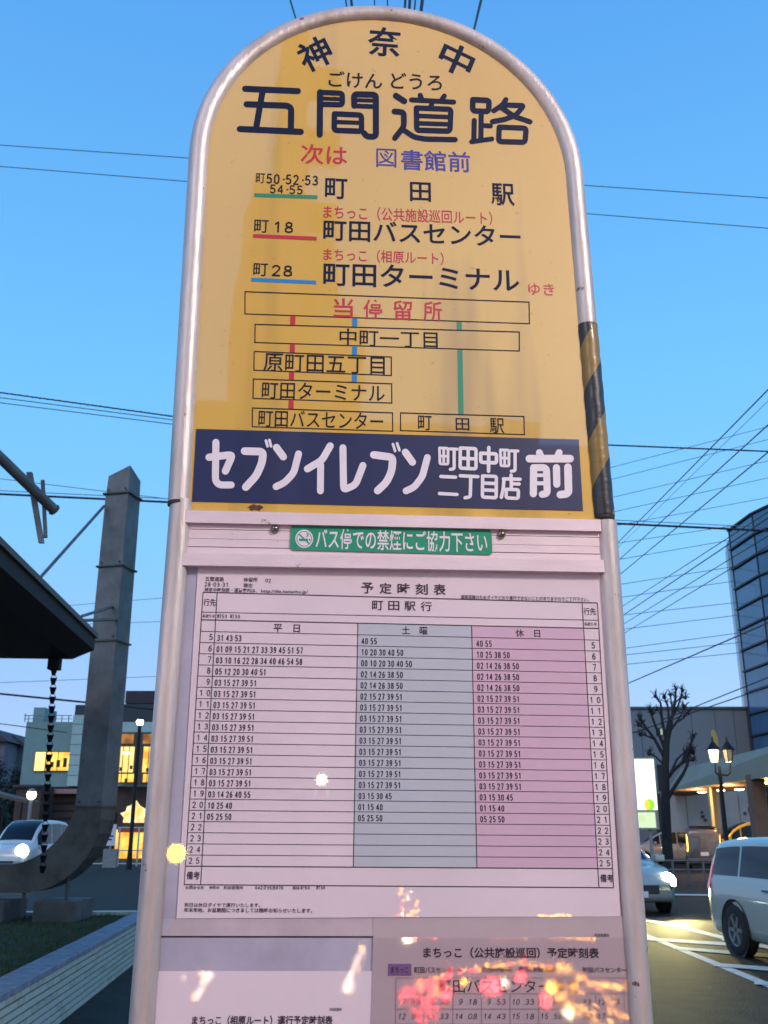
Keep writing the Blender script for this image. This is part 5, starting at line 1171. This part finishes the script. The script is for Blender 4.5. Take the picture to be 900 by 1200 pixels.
rd = lambda t: E_BR if random.random() < .85 else E_BA
mx_ = lambda t: (E_BR if random.random() > t*1.1 else E_BA)
swag([(505,1094),(520,1091),(560,1087),(595,1087),(636,1087),(660,1092),(695,1095)], 46, 6, mx_, 'upper swag of red and amber lamps mirrored in the lower cover')
swag([(468,1170),(480,1160),(500,1148),(530,1137),(560,1131),(600,1129),(640,1130),(668,1138),(690,1150),(712,1158),(733,1156)], 90, 6, mx_, 'lower arched swag of red and amber lamps mirrored in the lower cover', .008, 1.2)
swag([(484,1166),(500,1163),(515,1158),(505,1170),(490,1182),(497,1195)], 60, 6, rd, 'tangle of red lamps mirrored at the left of the bus table', .006, 3)
swag([(655,1170),(668,1164),(672,1172),(660,1182),(690,1185),(715,1180),(725,1190),(705,1198)], 34, 6, lambda t: E_BA, 'tangle of amber lamps mirrored at the right of the bus table', .008, 3)
swag([(470,1046),(484,1058),(478,1072),(490,1085),(482,1100),(470,1060)], 40, 6, lambda t: E_BW if random.random() < .3 else (E_BA if random.random() < .6 else E_BR), 'loose tangle of pale and red lamps mirrored above the bus table', .006, 3)
swag([(630,1073),(642,1074),(655,1072),(668,1074)], 14, 6, lambda t: E_BA, 'short string of amber lamps mirrored at the seam of the covers', .006, .3)
E_PW = emis('bulb_pale', (1,.80,.66), 60)
for q_, lab in (([(184,1188),(203,1170),(212,1148),(208,1138),(196,1137),(188,1141)],'outer left'),([(230,1176),(236,1158),(243,1146),(247,1139),(236,1137)],'inner left'),([(425,1110),(418,1128),(412,1150),(405,1160)],'centre')):
    swag(q_, 42, 6, lambda t: E_PW if random.random() < .75 else E_BA, 'pale lamp string mirrored in the lower left sheet cover, %s one' % lab, .006, .9)
for (px, py, r, e, lab) in ((398,1083,.03,E_PW,'pale square'),(413,1083,.018,E_PW,'little pale'),(576,1159,.055,E_BR,'red'),(610,1146,.03,E_BR,'middle red'),(520,1168,.04,E_BR,'left red'),(640,1172,.035,E_BR,'right red'),(648,1159,.04,E_BA,'amber'),(668,1186,.038,E_BW,'warm white'),(590,1153,.022,E_BW,'small white'),(478,1100,.035,E_BW,'pale'),(545,1150,.02,E_BA,'small amber')):  # single lamps added out of view for larger glints in the covers
    p = MR(px, py, 6.4); r0 = empty('added_glint_lamp', (p.x, p.y, 0), '%s marker lamp on a short stake behind the photographer' % lab, 'marker lamp')
    MB().lathe([(0,r),(r*.8,r*.5),(r,0),(r*.8,-r*.5),(0,-r)], (0,0,p.z), 12).build('lens', e, r0); MB().tube([(0,-.02,0),(0,-.02,p.z)], .01, 6).build('stake', M_BLK, r0)
